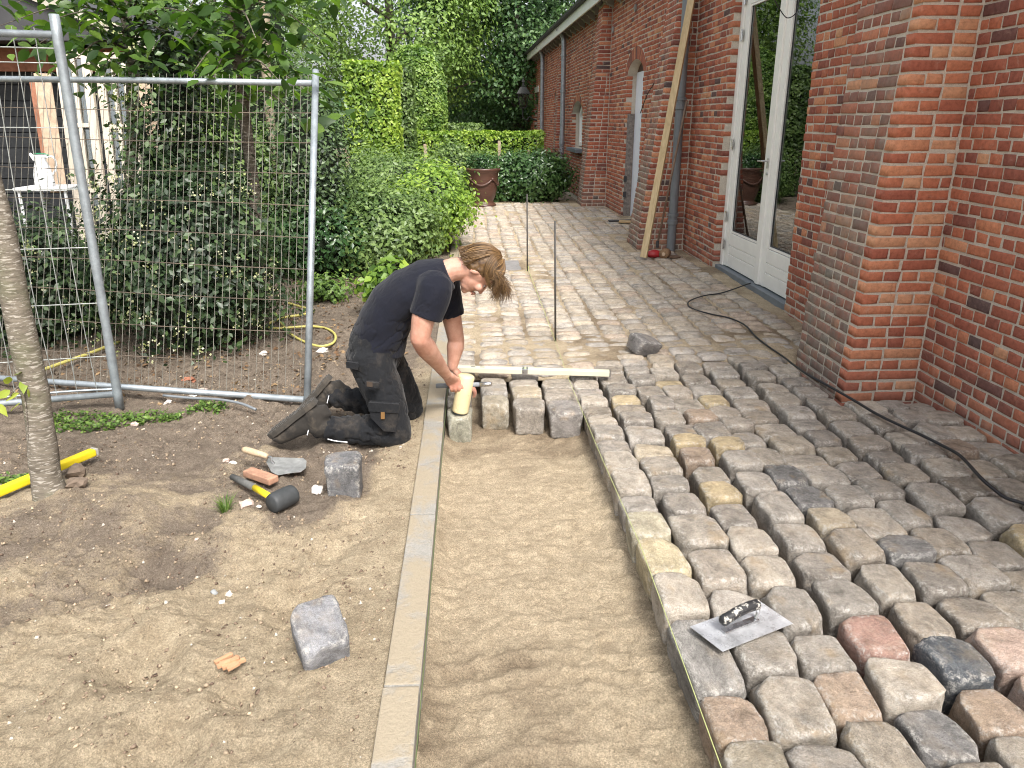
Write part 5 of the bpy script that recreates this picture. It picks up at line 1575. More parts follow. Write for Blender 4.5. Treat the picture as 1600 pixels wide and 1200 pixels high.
# loose boards and a flat box by the small doorway
q = G(983, 350, 0)
o = MB().beam(q + Vector((-.14, .1, .03)), q + Vector((.25, .0, .02)), .22, .02, .004).build('board', wood_mat('short_pine_board', (.36, .24, .12), (.52, .38, .21))); tag(o, 'short pine board lying on the setts before the arched doorway', 'board')
o = MB().beam(q + Vector((-.28, .25, .02)), q + Vector((.14, .22, .03)), .12, .02, .004).build('board', M_SLATE); tag(o, 'thin dark board lying behind the short pine board', 'board')
# iron line pins and the green string
M_IRON = plain('iron_rod', (.055, .050, .045), .6, .3, 40)
def pin(px, py0, py1, label, r=.0075):
    b = G(px, py0, 0); t = WY(px - .35 * (py0 - py1) / 100, py1, b.y)
    o = MB().tube([b + Vector((0, 0, -.05)), t], r, 10).build('line_pin', M_IRON, None, True)
    tag(o, label, 'steel pin', 'steel pins holding the string'); return b, t
b1, _ = pin(868, 533, 345, 'nearer steel pin standing in the setts beyond the straightedge')
b2, _ = pin(824, 424, 303, 'farther steel pin standing in the setts by the grey tiles')
M_STR = NT('green_yellow_string', .6, .3); M_STR.col((.40, .44, .18)); M_STR = M_STR.m
pts = [G(1140, 1235, .035), G(1000, 850, .036), G(940, 715, .034), G(888, 591, .032), (b1.x - .012, b1.y, .03)]
st1 = MB().tube([Vector(p) for p in pts], .0014, 6)
st1.tube([(b1.x - .012, b1.y, .03), (b2.x + .01, b2.y, .02)], .0022, 6)
st1.tube([(b2.x - .012, b2.y, .0), (b2.x + .012, b2.y, .04), (b2.x - .006, b2.y, .07)], .006, 5)
o = st1.build('mason_string', M_STR); tag(o, 'taut yellow-green mason\'s string along the edge of the dry-laid stones', 'string')
o = MB().tube([Vector((-.163, .8, -.012)), Vector((-.163, 4.4, -.012))], .0016, 5).build('mason_string', plain('dark_green_string', (.10, .13, .05), .6)); tag(o, 'dark string running along the inner side of the kerb', 'string')
# straightedge with a level vial
M_ALU = plain('pale_gold_aluminium', (.66, .63, .48), .45, .06, 4, metal=.15)
se = thing('straightedge', 'pale metal straightedge level lying across the kerb and the first stones', 'spirit level', (.36, 4.63, .05))
a, b = G(712, 576, .055), G(953, 583, .055)
MB().beam(a, b, .052, .030, .002).build('bar', M_ALU, se)
c = a.lerp(b, .455)
d = (b - a).normalized()
MB().beam(c - d * .018 + Vector((0, 0, .0)), c + d * .018, .054, .032, .002).build('vial_frame', M_STEEL, se)
MB().beam(c - d * .008 + Vector((0, 0, .002)), c + d * .008 + Vector((0, 0, .002)), .030, .034, .002).build('vial', plain('clear_green_vial', (.40, .44, .28), .1), se)
MB().beam(b - d * .004, b + d * .003, .053, .031, .002).build('end_cap', M_SLATE, se)
for q_ in (.10, .16): MB().beam(a.lerp(b, q_) + Vector((0, -.0, .0155)), a.lerp(b, q_ + .03) + Vector((0, 0, .0155)), .010, .002).build('print_mark', M_SLATE, se)
# black cable across the stones
cpts = [(1620, 800), (1600, 787), (1572, 778), (1550, 762), (1532, 746), (1500, 712), (1470, 695), (1440, 680), (1405, 664), (1370, 647), (1335, 626), (1300, 606), (1262, 585), (1240, 570), (1222, 556), (1200, 541), (1180, 525), (1164, 508), (1140, 497), (1112, 491), (1090, 485), (1076, 478), (1078, 470), (1100, 462), (1130, 457), (1160, 449)]
pts = []
for i, (x_, y_) in enumerate(cpts):
    z_ = .050 if y_ > 580 else .022
    if i % 3 == 1 and y_ > 600: z_ += .004
    pts.append(G(x_, y_, z_))
pts[-1] = Vector((2.64, 7.12, .045))
o = MB().tube(catmull(pts, 5), [.0062 if p > 60 else .0075 for p in range(len(catmull(pts, 5)))], 8).build('power_cable', M_CABLE, None, True); tag(o, 'black power cable snaking from the garden doors over the setts', 'cable')
o = MB().tube(catmull([WY(1205, -10, 6.3), WY(1222, 20, 6.28), WY(1232, 28, 6.27), WY(1245, 18, 6.27), WY(1250, -8, 6.3)], 6), .004, 6).build('cable_loop', M_CABLE, None, True); tag(o, 'dark cable loop hanging in front of the door glass at the top', 'cable')
o = MB().tube(catmull([(float(XW(11.3)) + .0, 11.3, 2.04), (float(XW(11.3)) - .03, 11.3, 1.98), (float(XW(11.5)) - .06, 11.5, 1.85), (float(XW(11.8)) - .05, 11.9, 1.62)], 5), .006, 6).build('cable_end', M_CABLE); tag(o, 'short stiff wire poking out of the brick wall right of the arched doorway', 'wire')
# wall lantern
lq = Vector((float(XW(27.0)) - .50, 27.0, 2.15))
M_LANT = plain('black_iron', (.02, .022, .02), .5)
lan = thing('wall_lantern', 'black wall lantern on a curved bracket near the far end of the barn', 'lantern', (float(XW(27.0)), 27.0, 1.8))
c = lq
for sx, sy in ((-1, -1), (1, -1), (1, 1), (-1, 1)):
    MB().tube([c + Vector((sx * .10, sy * .10, -.2)), c + Vector((sx * .17, sy * .17, .20))], .012, 5).build('glazing_bar', M_LANT, lan)
MB().lathe(c, [(.13, -.20), (.225, .19), (.22, .192)], 4, Matrix.Rotation(pi / 4, 4, 'Z')).build('glass', M_GLASS, lan)
MB().lathe(c, [(.30, .20), (.31, .22), (.14, .42), (.06, .46), (.05, .56), (.07, .58), (.03, .66), (.01, .72)], 4, Matrix.Rotation(pi / 4, 4, 'Z')).build('cap', M_LANT, lan)
MB().lathe(c, [(.13, -.24), (.14, -.20), (.13, -.20)], 4, Matrix.Rotation(pi / 4, 4, 'Z')).build('base', M_LANT, lan)
MB().tube(catmull([c + Vector((0, 0, -.22)), c + Vector((0, 0, -.50)), c + Vector((.12, 0, -.60)), c + Vector((.22, 0, -.50)), c + Vector((.34, 0, -.58)), c + Vector((.49, 0, -.62))], 6), .024, 8).build('bracket', M_LANT, lan, True)
MB().box((float(XW(27)) - .03, 26.94, 1.35), (float(XW(27)) - .002, 27.06, 1.8), .01).build('wall_plate', M_LANT, lan)
# brown glazed pot with swags
n = NT('brown_glazed_pot', .35, .5)
P = n.coord()
c_ = n.mix(n.noise(n.coord(False, (1, 1, 12)), 5, 4), (.045, .020, .014), (.115, .055, .038))
n.col(c_); n.bump(n.noise(n.coord(False, (1, 1, 30)), 3, 2), .3, .01); M_POT = n.m
pot = thing('garden_pot', 'large dark brown glazed urn with a raised swag at the end of the setts', 'pot', (.22, 14.75, 0))
pc = Vector((.22, 14.78, 0))
MB().lathe(pc, [(.235, 0), (.24, .03), (.215, .05), (.19, .075), (.185, .10), (.215, .16), (.25, .28), (.27, .42), (.275, .52), (.285, .60), (.315, .64), (.325, .665), (.315, .685), (.28, .688), (.26, .66), (.25, .62), (.02, .60)], 40).build('body', M_POT, pot, True)
for k in range(4):
    a0 = k * pi / 2 + pi / 5
    pts = []
    for t in np.linspace(0, 1, 13):
        a = a0 + t * pi / 2; z_ = .50 - .11 * sin(pi * t)
        r_ = float(np.interp(z_, [.28, .42, .52, .60], [.25, .27, .275, .285])) + .012
        pts.append(pc + Vector((cos(a) * r_, sin(a) * r_, z_)))
    MB().tube(pts, [.012 + .010 * sin(pi * t) for t in np.linspace(0, 1, 13)], 8).build('swag', M_POT, pot, True)
    MB().lathe(pts[0], [(.001, -.03), (.024, -.02), (.03, 0), (.024, .02), (.001, .03)], 8).build('rosette', M_POT, pot, True)
shrub('pot_plant', 'low leafy plant growing out of the brown pot', 'plant', .22, 14.78, .28, .26, .30, L_SHINE, 2200, .05, .62, tone_b=.5, cvol=0, stems=5, ncl=40)
pot_e = None

# ================================================================== THINGS ON THE SOIL
def loose_sett(p, dims, rot, col, label, cat='cobblestone', me=None, seed=None):
    o = bpy.data.objects.new('cobblestone', me or sett_mesh(seed or 400))
    o.scale = tuple(d / 2 for d in dims); o.location = p; o.rotation_euler = rot; o.color = (*col, 1)
    COL.objects.link(o); return tag(o, label, cat, 'cobblestones lying loose')
loose_sett((-.575, 3.075, .035), (.155, .14, .19), (.12, .0, .08), (.16, .16, .165), 'dark grey cobblestone with white marks standing on the soil below the man\'s knees', seed=411)
loose_sett((-.480, 1.985, .025), (.145, .20, .13), (.22, -.05, .42), (.235, .235, .245), 'smooth grey cobblestone lying tilted in the sand beside the kerb', seed=422)
loose_sett((1.155, 5.00, .055), (.20, .15, .12), (.25, .3, .5), (.17, .16, .155), 'dark cobblestone lying on top of the swept setts beyond the dry-laid stones', seed=433)
def sz(x, y): return float(soil_z(np.array([x]), np.array([y]))[0])
# pointing trowel
M_BLADE = metal_mat('scratched_trowel_steel', (.50, .50, .49), .42, .7, .35)
M_HANDLEW = wood_mat('worn_wooden_handle', (.36, .26, .16), (.55, .43, .30), .7, (1, 1, 1), 30)
tr_ = thing('brick_trowel', 'broad steel trowel with a wooden handle lying on the soil near the boots', 'trowel', (-1.0, 3.45, sz(-1, 3.45)))
z0 = -.005
a, b = G(380, 702, z0 + .05), G(418, 713, z0 + .045)
MB().tube([a, a.lerp(b, .1), a.lerp(b, .5), a.lerp(b, .9), b], [.012, .017, .0165, .0135, .011], 12).build('handle', M_HANDLEW, tr_, True)
MB().tube(catmull([b, b + (b - a) * .15, G(424, 719, z0 + .03), G(428, 724, z0 + .012)], 4), .0045, 8).build('tang', M_STEEL, tr_)
out = [G(420, 714, z0 + .012), G(474, 716, z0 + .006), G(479, 720, z0 + .006), G(478, 731, z0), G(470, 737, z0), G(458, 738, z0), G(434, 742, z0), G(424, 737, z0 + .004), G(416, 722, z0 + .010)]
m = MB(); k = len(out); m.add([p for p in out] + [p - Vector((0, 0, .0025)) for p in out], [tuple(range(k)), tuple(range(2 * k - 1, k - 1, -1))] + [(j, k + j, k + (j + 1) % k, (j + 1) % k) for j in range(k)])
m.build('blade', M_BLADE, tr_)
# half brick / tile strip
a, b = G(387, 737, .0), G(428, 751, .0)
o = MB().beam(a, b, .055, .03, .005).build('brick_piece', plain('pale_red_brick_piece', (.34, .19, .125), .9, .3, 30, bump=.6)); tag(o, 'slim broken brick lying between the trowel and the rubber mallet', 'brick')
# rubber mallet on the soil
M_RUBBER = plain('black_rubber', (.040, .043, .045), .6, .25, 20)
M_YEL = plain('yellow_grip', (.72, .56, .02), .45, .08)
ma = thing('rubber_mallet', 'black rubber mallet with a yellow and grey handle lying on the soil', 'mallet', (-.82, 2.98, -.02))
a, b, c = G(363, 745, .0), G(398, 762, .012), G(430, 781, .02)
MB().tube([a, a.lerp(b, .5), b], [.014, .016, .016], 12).build('grip', plain('dusty_grey_grip', (.09, .09, .085), .8, .3, 30), ma, True)
MB().tube([b, c], .0145, 12).build('handle', M_YEL, ma, True)
h0, h1 = G(424, 788, .012), G(459, 771, .012)
dd = (h1 - h0).normalized()
MB().tube([h0 - dd * .002, h0 + dd * .004, h0.lerp(h1, .12), h0.lerp(h1, .5), h0.lerp(h1, .88), h1 - dd * .004, h1 + dd * .002], [.034, .040, .0425, .044, .0425, .040, .034], 20).build('head', M_RUBBER, ma, True)
# long yellow level lying behind the trunk
ly = thing('yellow_level', 'long yellow tool bar lying on the soil behind the leaning trunk', 'level', (-1.9, 3.4, 0))
a, b = G(-60, 793, -.005), G(146, 706, .0)
MB().beam(a, b, .045, .034, .008).build('bar', M_YEL, ly)
d_ = (b - a).normalized()
MB().beam(b - d_ * .001, b + d_ * .014, .048, .037, .008).build('end_cap', plain('grey_end_cap', (.30, .29, .26), .7), ly)
# finishing trowel on the setts
ft = thing('plastering_float', 'rectangular steel float with a worn black handle lying on the cobblestones', 'float', (.84, 2.03, .045))
zt = .047
cs = [G(1078, 979, zt), G(1129, 1018, zt - .002), G(1239, 974, zt + .006), G(1187, 939, zt + .008)]
m = MB(); k = 4; m.add(cs + [p - Vector((0, 0, .0016)) for p in cs], [(0, 1, 2, 3), (7, 6, 5, 4)] + [(j, k + j, k + (j + 1) % k, (j + 1) % k) for j in range(k)])
m.build('blade', metal_mat('polished_float_steel', (.60, .61, .63), .30, .6, .35), ft)
q0, q1 = G(1110, 988, zt + .004), G(1190, 957, zt + .006)
mid0 = cs[0].lerp(cs[1], .5); mid1 = cs[2].lerp(cs[3], .5)
ax_ = (mid1 - mid0).normalized()
cc = mid0.lerp(mid1, .5)
MB().beam(cc - ax_ * .075 + Vector((0, 0, .004)), cc + ax_ * .06 + Vector((0, 0, .004)), .022, .004, .001).build('tang', M_STEEL, ft)
MB().tube(catmull([cc + ax_ * .055 + Vector((0, 0, .006)), cc + ax_ * .062 + Vector((0, 0, .03)), cc + ax_ * .045 + Vector((0, 0, .052))], 4), .006, 8).build('neck', M_STEEL, ft)
up_ = Vector((0, 0, 1))
hp = [cc - ax_ * .085 + up_ * .040, cc - ax_ * .06 + up_ * .046, cc - ax_ * .02 + up_ * .055, cc + ax_ * .02 + up_ * .058, cc + ax_ * .048 + up_ * .056, cc + ax_ * .056 + up_ * .055]
n = NT('worn_black_handle', .5, .4); P = n.coord()
n.col(n.mix(n.ramp(n.noise(P, 60, 5, .7), [(.54, 0.0), (.60, 1.0)]), (.02, .02, .022), (.42, .40, .36))); M_WORN = n.m
MB().tube(catmull(hp, 4), [.010] + [.0175] * 3 + list(np.linspace(.0165, .0165, 14)) + [.0165] * 2 + [.011], 14).build('handle', M_WORN, ft, True)
# yellow hose in the planting bed
M_HOSE = plain('yellow_hose', (.50, .45, .14), .45, .1, 30)
gz = lambda x_, y_: G(x_, y_, -.03)
o = MB().tube(catmull([gz(415, 508), gz(440, 497), gz(470, 492), gz(490, 486), gz(465, 478), gz(448, 473)][::-1] , 6), .011, 8)
o.tube(catmull([gz(430, 489), gz(437, 502), gz(452, 520), gz(476, 534), gz(500, 541), gz(520, 536), gz(524, 524), gz(512, 514), gz(490, 510), gz(462, 511), gz(430, 513), gz(412, 509)], 6), .0095, 8)
o = o.build('garden_hose', M_HOSE, None, True); tag(o, 'looped yellow hose on the dark soil around the foot of the right fence post', 'hose')
o = MB().tube(catmull([G(40, 590, -.02), G(62, 580, -.02), G(100, 566, -.02), G(140, 552, -.02), G(186, 534, -.02)], 5), .012, 8).build('garden_hose', M_HOSE, None, True); tag(o, 'straight stretch of yellow hose behind the left fence panel', 'hose')
# grey cable lying under the fence
o = MB().tube(catmull([G(255, 618, .0), G(300, 622, .0), G(340, 624, .01), G(375, 630, .0), G(400, 640, -.02)], 5), .008, 8).build('grey_cable', M_GPIPE, None, True); tag(o, 'thin grey cable on the soil in front of the fence bottom rail', 'cable')
# rubble: each piece by itself
def rock(p, s, mat, label, cat='stone fragment', seed=0, flat=.6, name='stone_fragment'):
    bm = bmesh.new(); bmesh.ops.create_icosphere(bm, subdivisions=2, radius=1)
    V = np.array([tuple(v.co) for v in bm.verts]); F = [[v.index for v in f.verts] for f in bm.faces]; bm.free()
    V = V * (1 + .45 * fbm(V[:, 0] * 1.3 + seed * 7, V[:, 1] * 1.3, V[:, 2] * 1.3, octaves=3))[:, None] * [s, s * .75, s * flat] 
    th = seed * 1.3; V = V @ np.array([[cos(th), -sin(th), 0], [sin(th), cos(th), 0], [0, 0, 1]])
    return tag(part_np(name, V + np.array(tuple(p)), F, mat), label, cat)
M_WST = plain('white_stone', (.62, .57, .52), .8, .15, 40, bump=.5)
M_PST = plain('pinkish_stone', (.46, .36, .31), .85, .25, 40, bump=.6)
M_CLOD = plain('dark_clod', (.14, .105, .078), .95, .3, 30, bump=.8)
M_FLINT = plain('blue_grey_chip', (.30, .31, .31), .5, .2)
for i, (x_, y_, s, mt, lb, ct) in enumerate((
    (495, 762, .033, M_WST, 'cream stone fragment touching the dark cobblestone', 'stone fragment'), (385, 785, .030, M_PST, 'pinkish stone fragment between the grass tuft and the mallet head', 'stone fragment'),
    (362, 712, .020, M_WST, 'small white stone left of the trowel handle, next to a twin', 'stone fragment'), (352, 708, .016, M_PST, 'tiny pale stone at the left of a white one by the trowel', 'stone fragment'),
    (403, 787, .012, M_WST, 'tiny white chip right beside the mallet head', 'stone chip'), (355, 909, .015, M_WST, 'bright white shell-like chip on the sand', 'stone chip'), (345, 926, .012, M_WST, 'smaller white chip just below the brightest one', 'stone chip'),
    (333, 912, .014, M_FLINT, 'blue-grey chip left of the white chip', 'stone chip'), (305, 838, .012, M_PST, 'lone pale pebble in the middle of the soil', 'stone chip'),
    (207, 654, .026, M_PST, 'buff stone on the soil below the left fence post', 'stone fragment'), (260, 618, .028, M_WST, 'white stone against the fence bottom rail', 'stone fragment'),
    (124, 770, .045, M_CLOD, 'dark clod of earth beside the foot of the leaning trunk', 'clod'), (120, 745, .055, M_CLOD, 'flat dark clod right of the trunk under the yellow bar', 'clod'),
    (505, 545, .040, M_WST, 'white stones lying inside the yellow hose loop', 'stone fragment'), (412, 545, .032, M_WST, 'pale stone left of the hose at the mesh', 'stone fragment'),
    (312, 598, .040, M_PST, 'reddish rubble piece behind the fence rail', 'rubble'), (292, 582, .045, plain('terracotta_shard', (.36, .15, .09), .85, .25), 'terracotta shard leaning under the holly', 'shard'), (302, 604, .03, M_WST, 'white rubble piece beside the terracotta shard', 'rubble'),
    (462, 610, .03, M_CLOD, 'brown clod below the dark twig tuft', 'clod'), (455, 622, .025, M_PST, 'pale lump at the base of the right fence post', 'clod'))):
    p = G(x_, y_, -.02); z_ = sz(p.x, p.y)
    rock(Vector((p.x, p.y, z_ + s * .25)), s, mt, lb, ct, i + 1)
# splintered wood chip
wc = thing('wood_chip', 'splintered orange wood chip on the sand left of the kerb', 'wood chip', G(345, 1032, -.01))
for k in range(6):
    a = G(332 + 3 * k, 1043 - k * 1.5, .0); a = a + Vector((.012 * (k % 3), -.010 * k + .02, 0)); b = a + Vector((.040 + .016 * sin(k * 2), .026 + .012 * cos(k * 3), .008 * (k % 2)))
    MB().beam(a, b, .013, .010, .001).build('splinter', wood_mat('fresh_split_wood', (.34, .18, .10), (.52, .31, .18)), wc)
# small crumbs nobody could count
n_ = 15000
X_ = RV.uniform(-2.4, -.30, n_); Y_ = RV.uniform(1.35, 4.9, n_)
keep = fbm(X_ * 2.2, Y_ * 2.2, octaves=3, seed=40) + .25 * fbm(X_ * 8, Y_ * 8, octaves=2, seed=7) > -.25
X_, Y_ = X_[keep], Y_[keep]; n_ = len(X_)
S_ = .0014 + .0085 * RV.random(n_) ** 4
T = np.array([(0, 0, 1), (.94, 0, -.33), (-.47, .82, -.33), (-.47, -.82, -.33), (.4, .3, .7), (-.3, -.5, .6)])
Fo = np.array([(0, 4, 2), (0, 2, 5), (4, 1, 2), (5, 2, 3), (0, 5, 4), (4, 5, 1), (5, 3, 1), (1, 3, 2)])
V = (T[None] + RV.normal(size=(n_, 6, 3)) * .25) * S_[:, None, None] * [1, 1, .75] + np.stack([X_, Y_, soil_z(X_, Y_) + S_ * .3], 1)[:, None]
F = (Fo[None] + (np.arange(n_) * 6)[:, None, None]).reshape(-1, 3)
n = NT('soil_crumb', .95, .1); cc_ = n.attr('col', False); n.col(cc_); M_CRUMB = n.m
pal = np.array([(.20, .15, .11), (.30, .235, .165), (.42, .33, .23), (.14, .10, .075), (.50, .45, .38)])
o = part_np('soil_crumbs', V.reshape(-1, 3), F, M_CRUMB, None, {'col': np.repeat(pal[RV.choice(5, n_, p=[.3, .3, .22, .13, .05])], 6, 0)}); o['kind'] = 'stuff'
# leaf litter in the bed under the shrubs
n_ = 2600
X_ = RV.uniform(-3.2, -.45, n_); Y_ = RV.uniform(4.3, 9, n_)
C = np.stack([X_, Y_, soil_z(X_, Y_) + .008], 1)
M_LIT = leaf_mat('dead_leaf', (.06, .035, .02), (.16, .09, .045), (.32, .22, .12), .8, .1)
o = foliage('leaf_litter', C, RV.normal(size=C.shape) * .35 + [0, 0, 1], RV.uniform(.015, .045, n_), M_LIT, None, .6); o['kind'] = 'stuff'
# ================================================================== THE KNEELING MAN
def loft(mb, C, RW, RD, side, n=22):
    """rings along C: half-width RW along side, half-depth RD across"""
    C = [Vector(p) for p in C]
    side = Vector(side).normalized()
    V, F = [], []
    m = len(C)
    for i, p in enumerate(C):
        t = (C[min(i + 1, m - 1)] - C[max(i - 1, 0)]).normalized()
        s = (side - t * side.dot(t)).normalized(); o = t.cross(s)
        for k in range(n):
            a = 2 * pi * k / n
            V.append(p + s * cos(a) * RW[i] + o * sin(a) * RD[i])
    for i in range(m - 1):
        for k in range(n): F.append((i * n + k, i * n + (k + 1) % n, (i + 1) * n + (k + 1) % n, (i + 1) * n + k))
    F.append(tuple(range(n - 1, -1, -1))); F.append(tuple((m - 1) * n + k for k in range(n)))
    mb.add(V, F); return mb
def ball(mb, c, r, axes=None, n=14):
    """ellipsoid; r = (a,b,c) along axes"""
    r = r if hasattr(r, '__len__') else (r, r, r)
    ax = [Vector(a).normalized() for a in (axes or ((1, 0, 0), (0, 1, 0), (0, 0, 1)))]
    V, F = [], []
    c = Vector(c)
    for i in range(1, n):
        th = pi * i / n
        for k in range(n * 2):
            ph = pi * k / n
            V.append(c + ax[0] * (r[0] * sin(th) * cos(ph)) + ax[1] * (r[1] * sin(th) * sin(ph)) + ax[2] * (r[2] * cos(th)))
    V += [c + ax[2] * r[2], c - ax[2] * r[2]]
    q = n * 2
    for i in range(n - 2):
        for k in range(q): F.append((i * q + k, i * q + (k + 1) % q, (i + 1) * q + (k + 1) % q, (i + 1) * q + k))
    for k in range(q):
        F.append((len(V) - 2, (k + 1) % q, k)); F.append((len(V) - 1, (n - 2) * q + k, (n - 2) * q + (k + 1) % q))
    mb.add(V, F); return mb
def limb(mb, pts, rad, k=5, n=14, caps=True):
    cp = catmull(pts, k); rr = np.interp(np.linspace(0, 1, len(cp)), np.linspace(0, 1, len(rad)), rad)
    mb.tube(cp, list(rr), n)
    if caps:
        ball(mb, cp[0], rr[0] * .99, n=8); ball(mb, cp[-1], rr[-1] * .99, n=8)
    return mb
def fuse(name, mb, voxel, it, mat, parent, disp=None, attrs=None):
    me = bpy.data.meshes.new('tmp'); me.from_pydata([tuple(v) for v in mb.V], [], mb.F)
    ob = bpy.data.objects.new('tmp', me); COL.objects.link(ob)
    m = ob.modifiers.new('r', 'REMESH'); m.mode = 'VOXEL'; m.voxel_size = voxel
    if it:
        s = ob.modifiers.new('s', 'SMOOTH'); s.factor = .5; s.iterations = it
    bpy.context.view_layer.update()
    ev = ob.evaluated_get(bpy.context.evaluated_depsgraph_get())
    m2 = bpy.data.meshes.new_from_object(ev)
    bpy.data.objects.remove(ob); 
    nv = len(m2.vertices)
    V = np.zeros(nv * 3, np.float32); m2.vertices.foreach_get('co', V); V = V.reshape(-1, 3).astype(float)
    N_ = np.zeros(nv * 3, np.float32)
    m2.vertex_normals.foreach_get('vector', N_); N_ = N_.reshape(-1, 3)
    if disp is not None: V = V + N_ * disp(V, N_)[:, None]
    F = [tuple(p.vertices) for p in m2.polygons]
    quads = np.array([f for f in F if len(f) == 4]); tris = [f for f in F if len(f) == 3]
    Fl = [quads] + ([np.array(tris)] if tris else [])
    bpy.data.meshes.remove(m2)
    return part_np(name, V, Fl, mat, parent, {k: f(V) for k, f in (attrs or {}).items()}, smooth=True)

n = NT('skin', .48, .4)
P = n.coord()
c = n.mix(n.ramp(n.noise(P, 22, 6, .7), [(.3, 0.0), (.7, 1.0)]), (.40, .195, .135), (.55, .325, .245))
c = n.mix(n.math('MULTIPLY', n.attr('red'), .6), c, (.50, .17, .12))
n.col(c); n.b.inputs['Subsurface Weight'].default_value = .12; n.b.inputs['Subsurface Radius'].default_value = (.01, .004, .002); n.b.inputs['Subsurface Scale'].default_value = .6
n.bump(n.noise(P, 160, 3), .12, .002); M_SKIN = n.m
def cloth_mat(name, a, b, dust, wrk=.5):
    n = NT(name, .88, .18); P = n.coord()
    c = n.mix(n.noise(P, 5, 5, .6), a, b)
    d = n.ramp(n.noise(P, 9, 6, .7), [(.50, 0.0), (.72, 1.0)])
    c = n.mix(n.math('MULTIPLY', d, dust), c, (.16, .13, .10))
    n.col(c); n.bump(n.noise(n.coord(False, (1, 1, .6)), 16, 4, .6, 1.0), wrk, .02); n.bump(n.noise(P, 700, 1), .15, .001)
    n.b.inputs['Sheen Weight'].default_value = .08
    return n.m
M_SHIRT = cloth_mat('dark_navy_cotton', (.0055, .0062, .0115), (.0095, .011, .019), .02, .3)
M_TROUS = cloth_mat('dusty_black_canvas', (.0075, .008, .010), (.015, .016, .018), .24, .55)
M_BOOT = cloth_mat('muddy_black_leather', (.016, .015, .014), (.040, .035, .030), .55, .4)
M_SOLE = cloth_mat('worn_rubber_sole', (.030, .028, .026), (.070, .062, .052), .5, .3)

man = thing('person', 'man in dark t-shirt and black work trousers kneeling and hammering a stone with a mallet', 'person', (-.45, 3.77, -.06))
YN, YF, YC = 3.60, 3.95, 3.775
hipN, hipF = Vector((-.50, 3.68, .375)), Vector((-.49, 3.87, .375))
kneN, kneF = Vector((-.395, YN, .008)), Vector((-.355, YF, .010))
ankN, ankF = Vector((-.775, YN + .015, .040)), Vector((-.745, YF - .02, .085))
spine = [(-.505, YC, .37), (-.47, YC, .50), (-.415, YC, .61), (-.315, YC, .705), (-.205, YC, .765), (-.13, YC, .795)]
shN, shF = Vector((-.185, 3.595, .745)), Vector((-.150, 3.965, .725))
elN = WY(656, 528, 3.56); wrN = WY(696, 584, 3.84)
elF, wrF = WY(713, 532, 4.03), WY(707, 573, 4.00)
ha, hb_ = WY(681, 603, 3.93), WY(768, 600, 3.93)       # mallet handle ends
HZ = (ha.z + hb_.z) / 2; HY = 3.93
neck0, neck1 = Vector((-.145, YC, .790)), Vector((-.050, YC, .822))
HC = Vector((.022, YC, .808)); UPH = Vector((.93, -.02, .37)).normalized(); DH = Vector((.37, -.05, -.93)); DH = (DH - UPH * DH.dot(UPH)).normalized(); SH = UPH.cross(DH).normalized()
def hp_(u, d, s=0.0): return HC + UPH * u + DH * d + SH * s
SGN = -1 if SH.y > 0 else 1        # SGN*SH points towards the lens

b = MB()
# trunk, limbs (a little slimmer than the clothes)
loft(b, spine, [.145, .140, .145, .165, .165, .09], [.105, .095, .098, .105, .090, .055], (0, 1, 0))
for h_, k_, a_ in ((hipN, kneN, ankN), (hipF, kneF, ankF)):
    limb(b, [h_, h_.lerp(k_, .5) + Vector((.01, 0, 0)), k_], [.082, .070, .052]); limb(b, [k_, k_.lerp(a_, .35) + Vector((0, 0, .008)), a_], [.050, .052, .036])
limb(b, [shN + Vector((.0, .03, .0)), shN.lerp(elN, .45) + Vector((-.012, -.01, 0)), elN], [.066, .060, .047], n=18)
limb(b, [elN, elN.lerp(wrN, .28) + Vector((-.004, -.01, .003)), elN.lerp(wrN, .7), wrN], [.048, .0515, .037, .0285], n=18)
limb(b, [shF + Vector((.0, -.03, .0)), shF.lerp(elF, .45), elF], [.062, .056, .044], n=18)
limb(b, [elF, elF.lerp(wrF, .28), elF.lerp(wrF, .7), wrF], [.045, .048, .035, .028], n=18)
limb(b, [neck0, neck0.lerp(neck1, .5) + Vector((0, 0, .004)), neck1 + Vector((.02, 0, -.005))], [.064, .057, .056], n=18)
# head: skull, face mass, jaw, chin, nose, brow, ears
ball(b, hp_(.022, -.008), (.102, .094, .074), (UPH, DH, SH))
ball(b, hp_(-.030, .030), (.072, .064, .056), (UPH, DH, SH))
ball(b, hp_(-.072, .046), (.036, .040, .040), (UPH, DH, SH))
ball(b, hp_(-.096, .066), (.018, .020, .022), (UPH, DH, SH), 8)
ball(b, hp_(.030, .072), (.034, .020, .052), (UPH, DH, SH), 8)
limb(b, [hp_(.016, .088), hp_(-.008, .101), hp_(-.029, .111)], [.0065, .0075, .0085], 3, 8)
for s in (-1, 1):
    ball(b, hp_(-.031, .100, .0105 * s), (.007, .008, .007), (UPH, DH, SH), 6)
    ball(b, hp_(-.022, .078, .036 * s), (.024, .020, .022), (UPH, DH, SH), 8)       # cheek
    ball(b, hp_(-.010, -.006, .074 * s), (.025, .014, .008), (UPH + DH * .5, DH, SH), 8)    # ear
limb(b, [hp_(-.060, .098, -.02), hp_(-.058, .105, 0), hp_(-.060, .098, .02)], [.005, .007, .005], 3, 6)
limb(b, [hp_(-.071, .094, -.018), hp_(-.070, .101, 0), hp_(-.071, .094, .018)], [.005, .0075, .005], 3, 6)
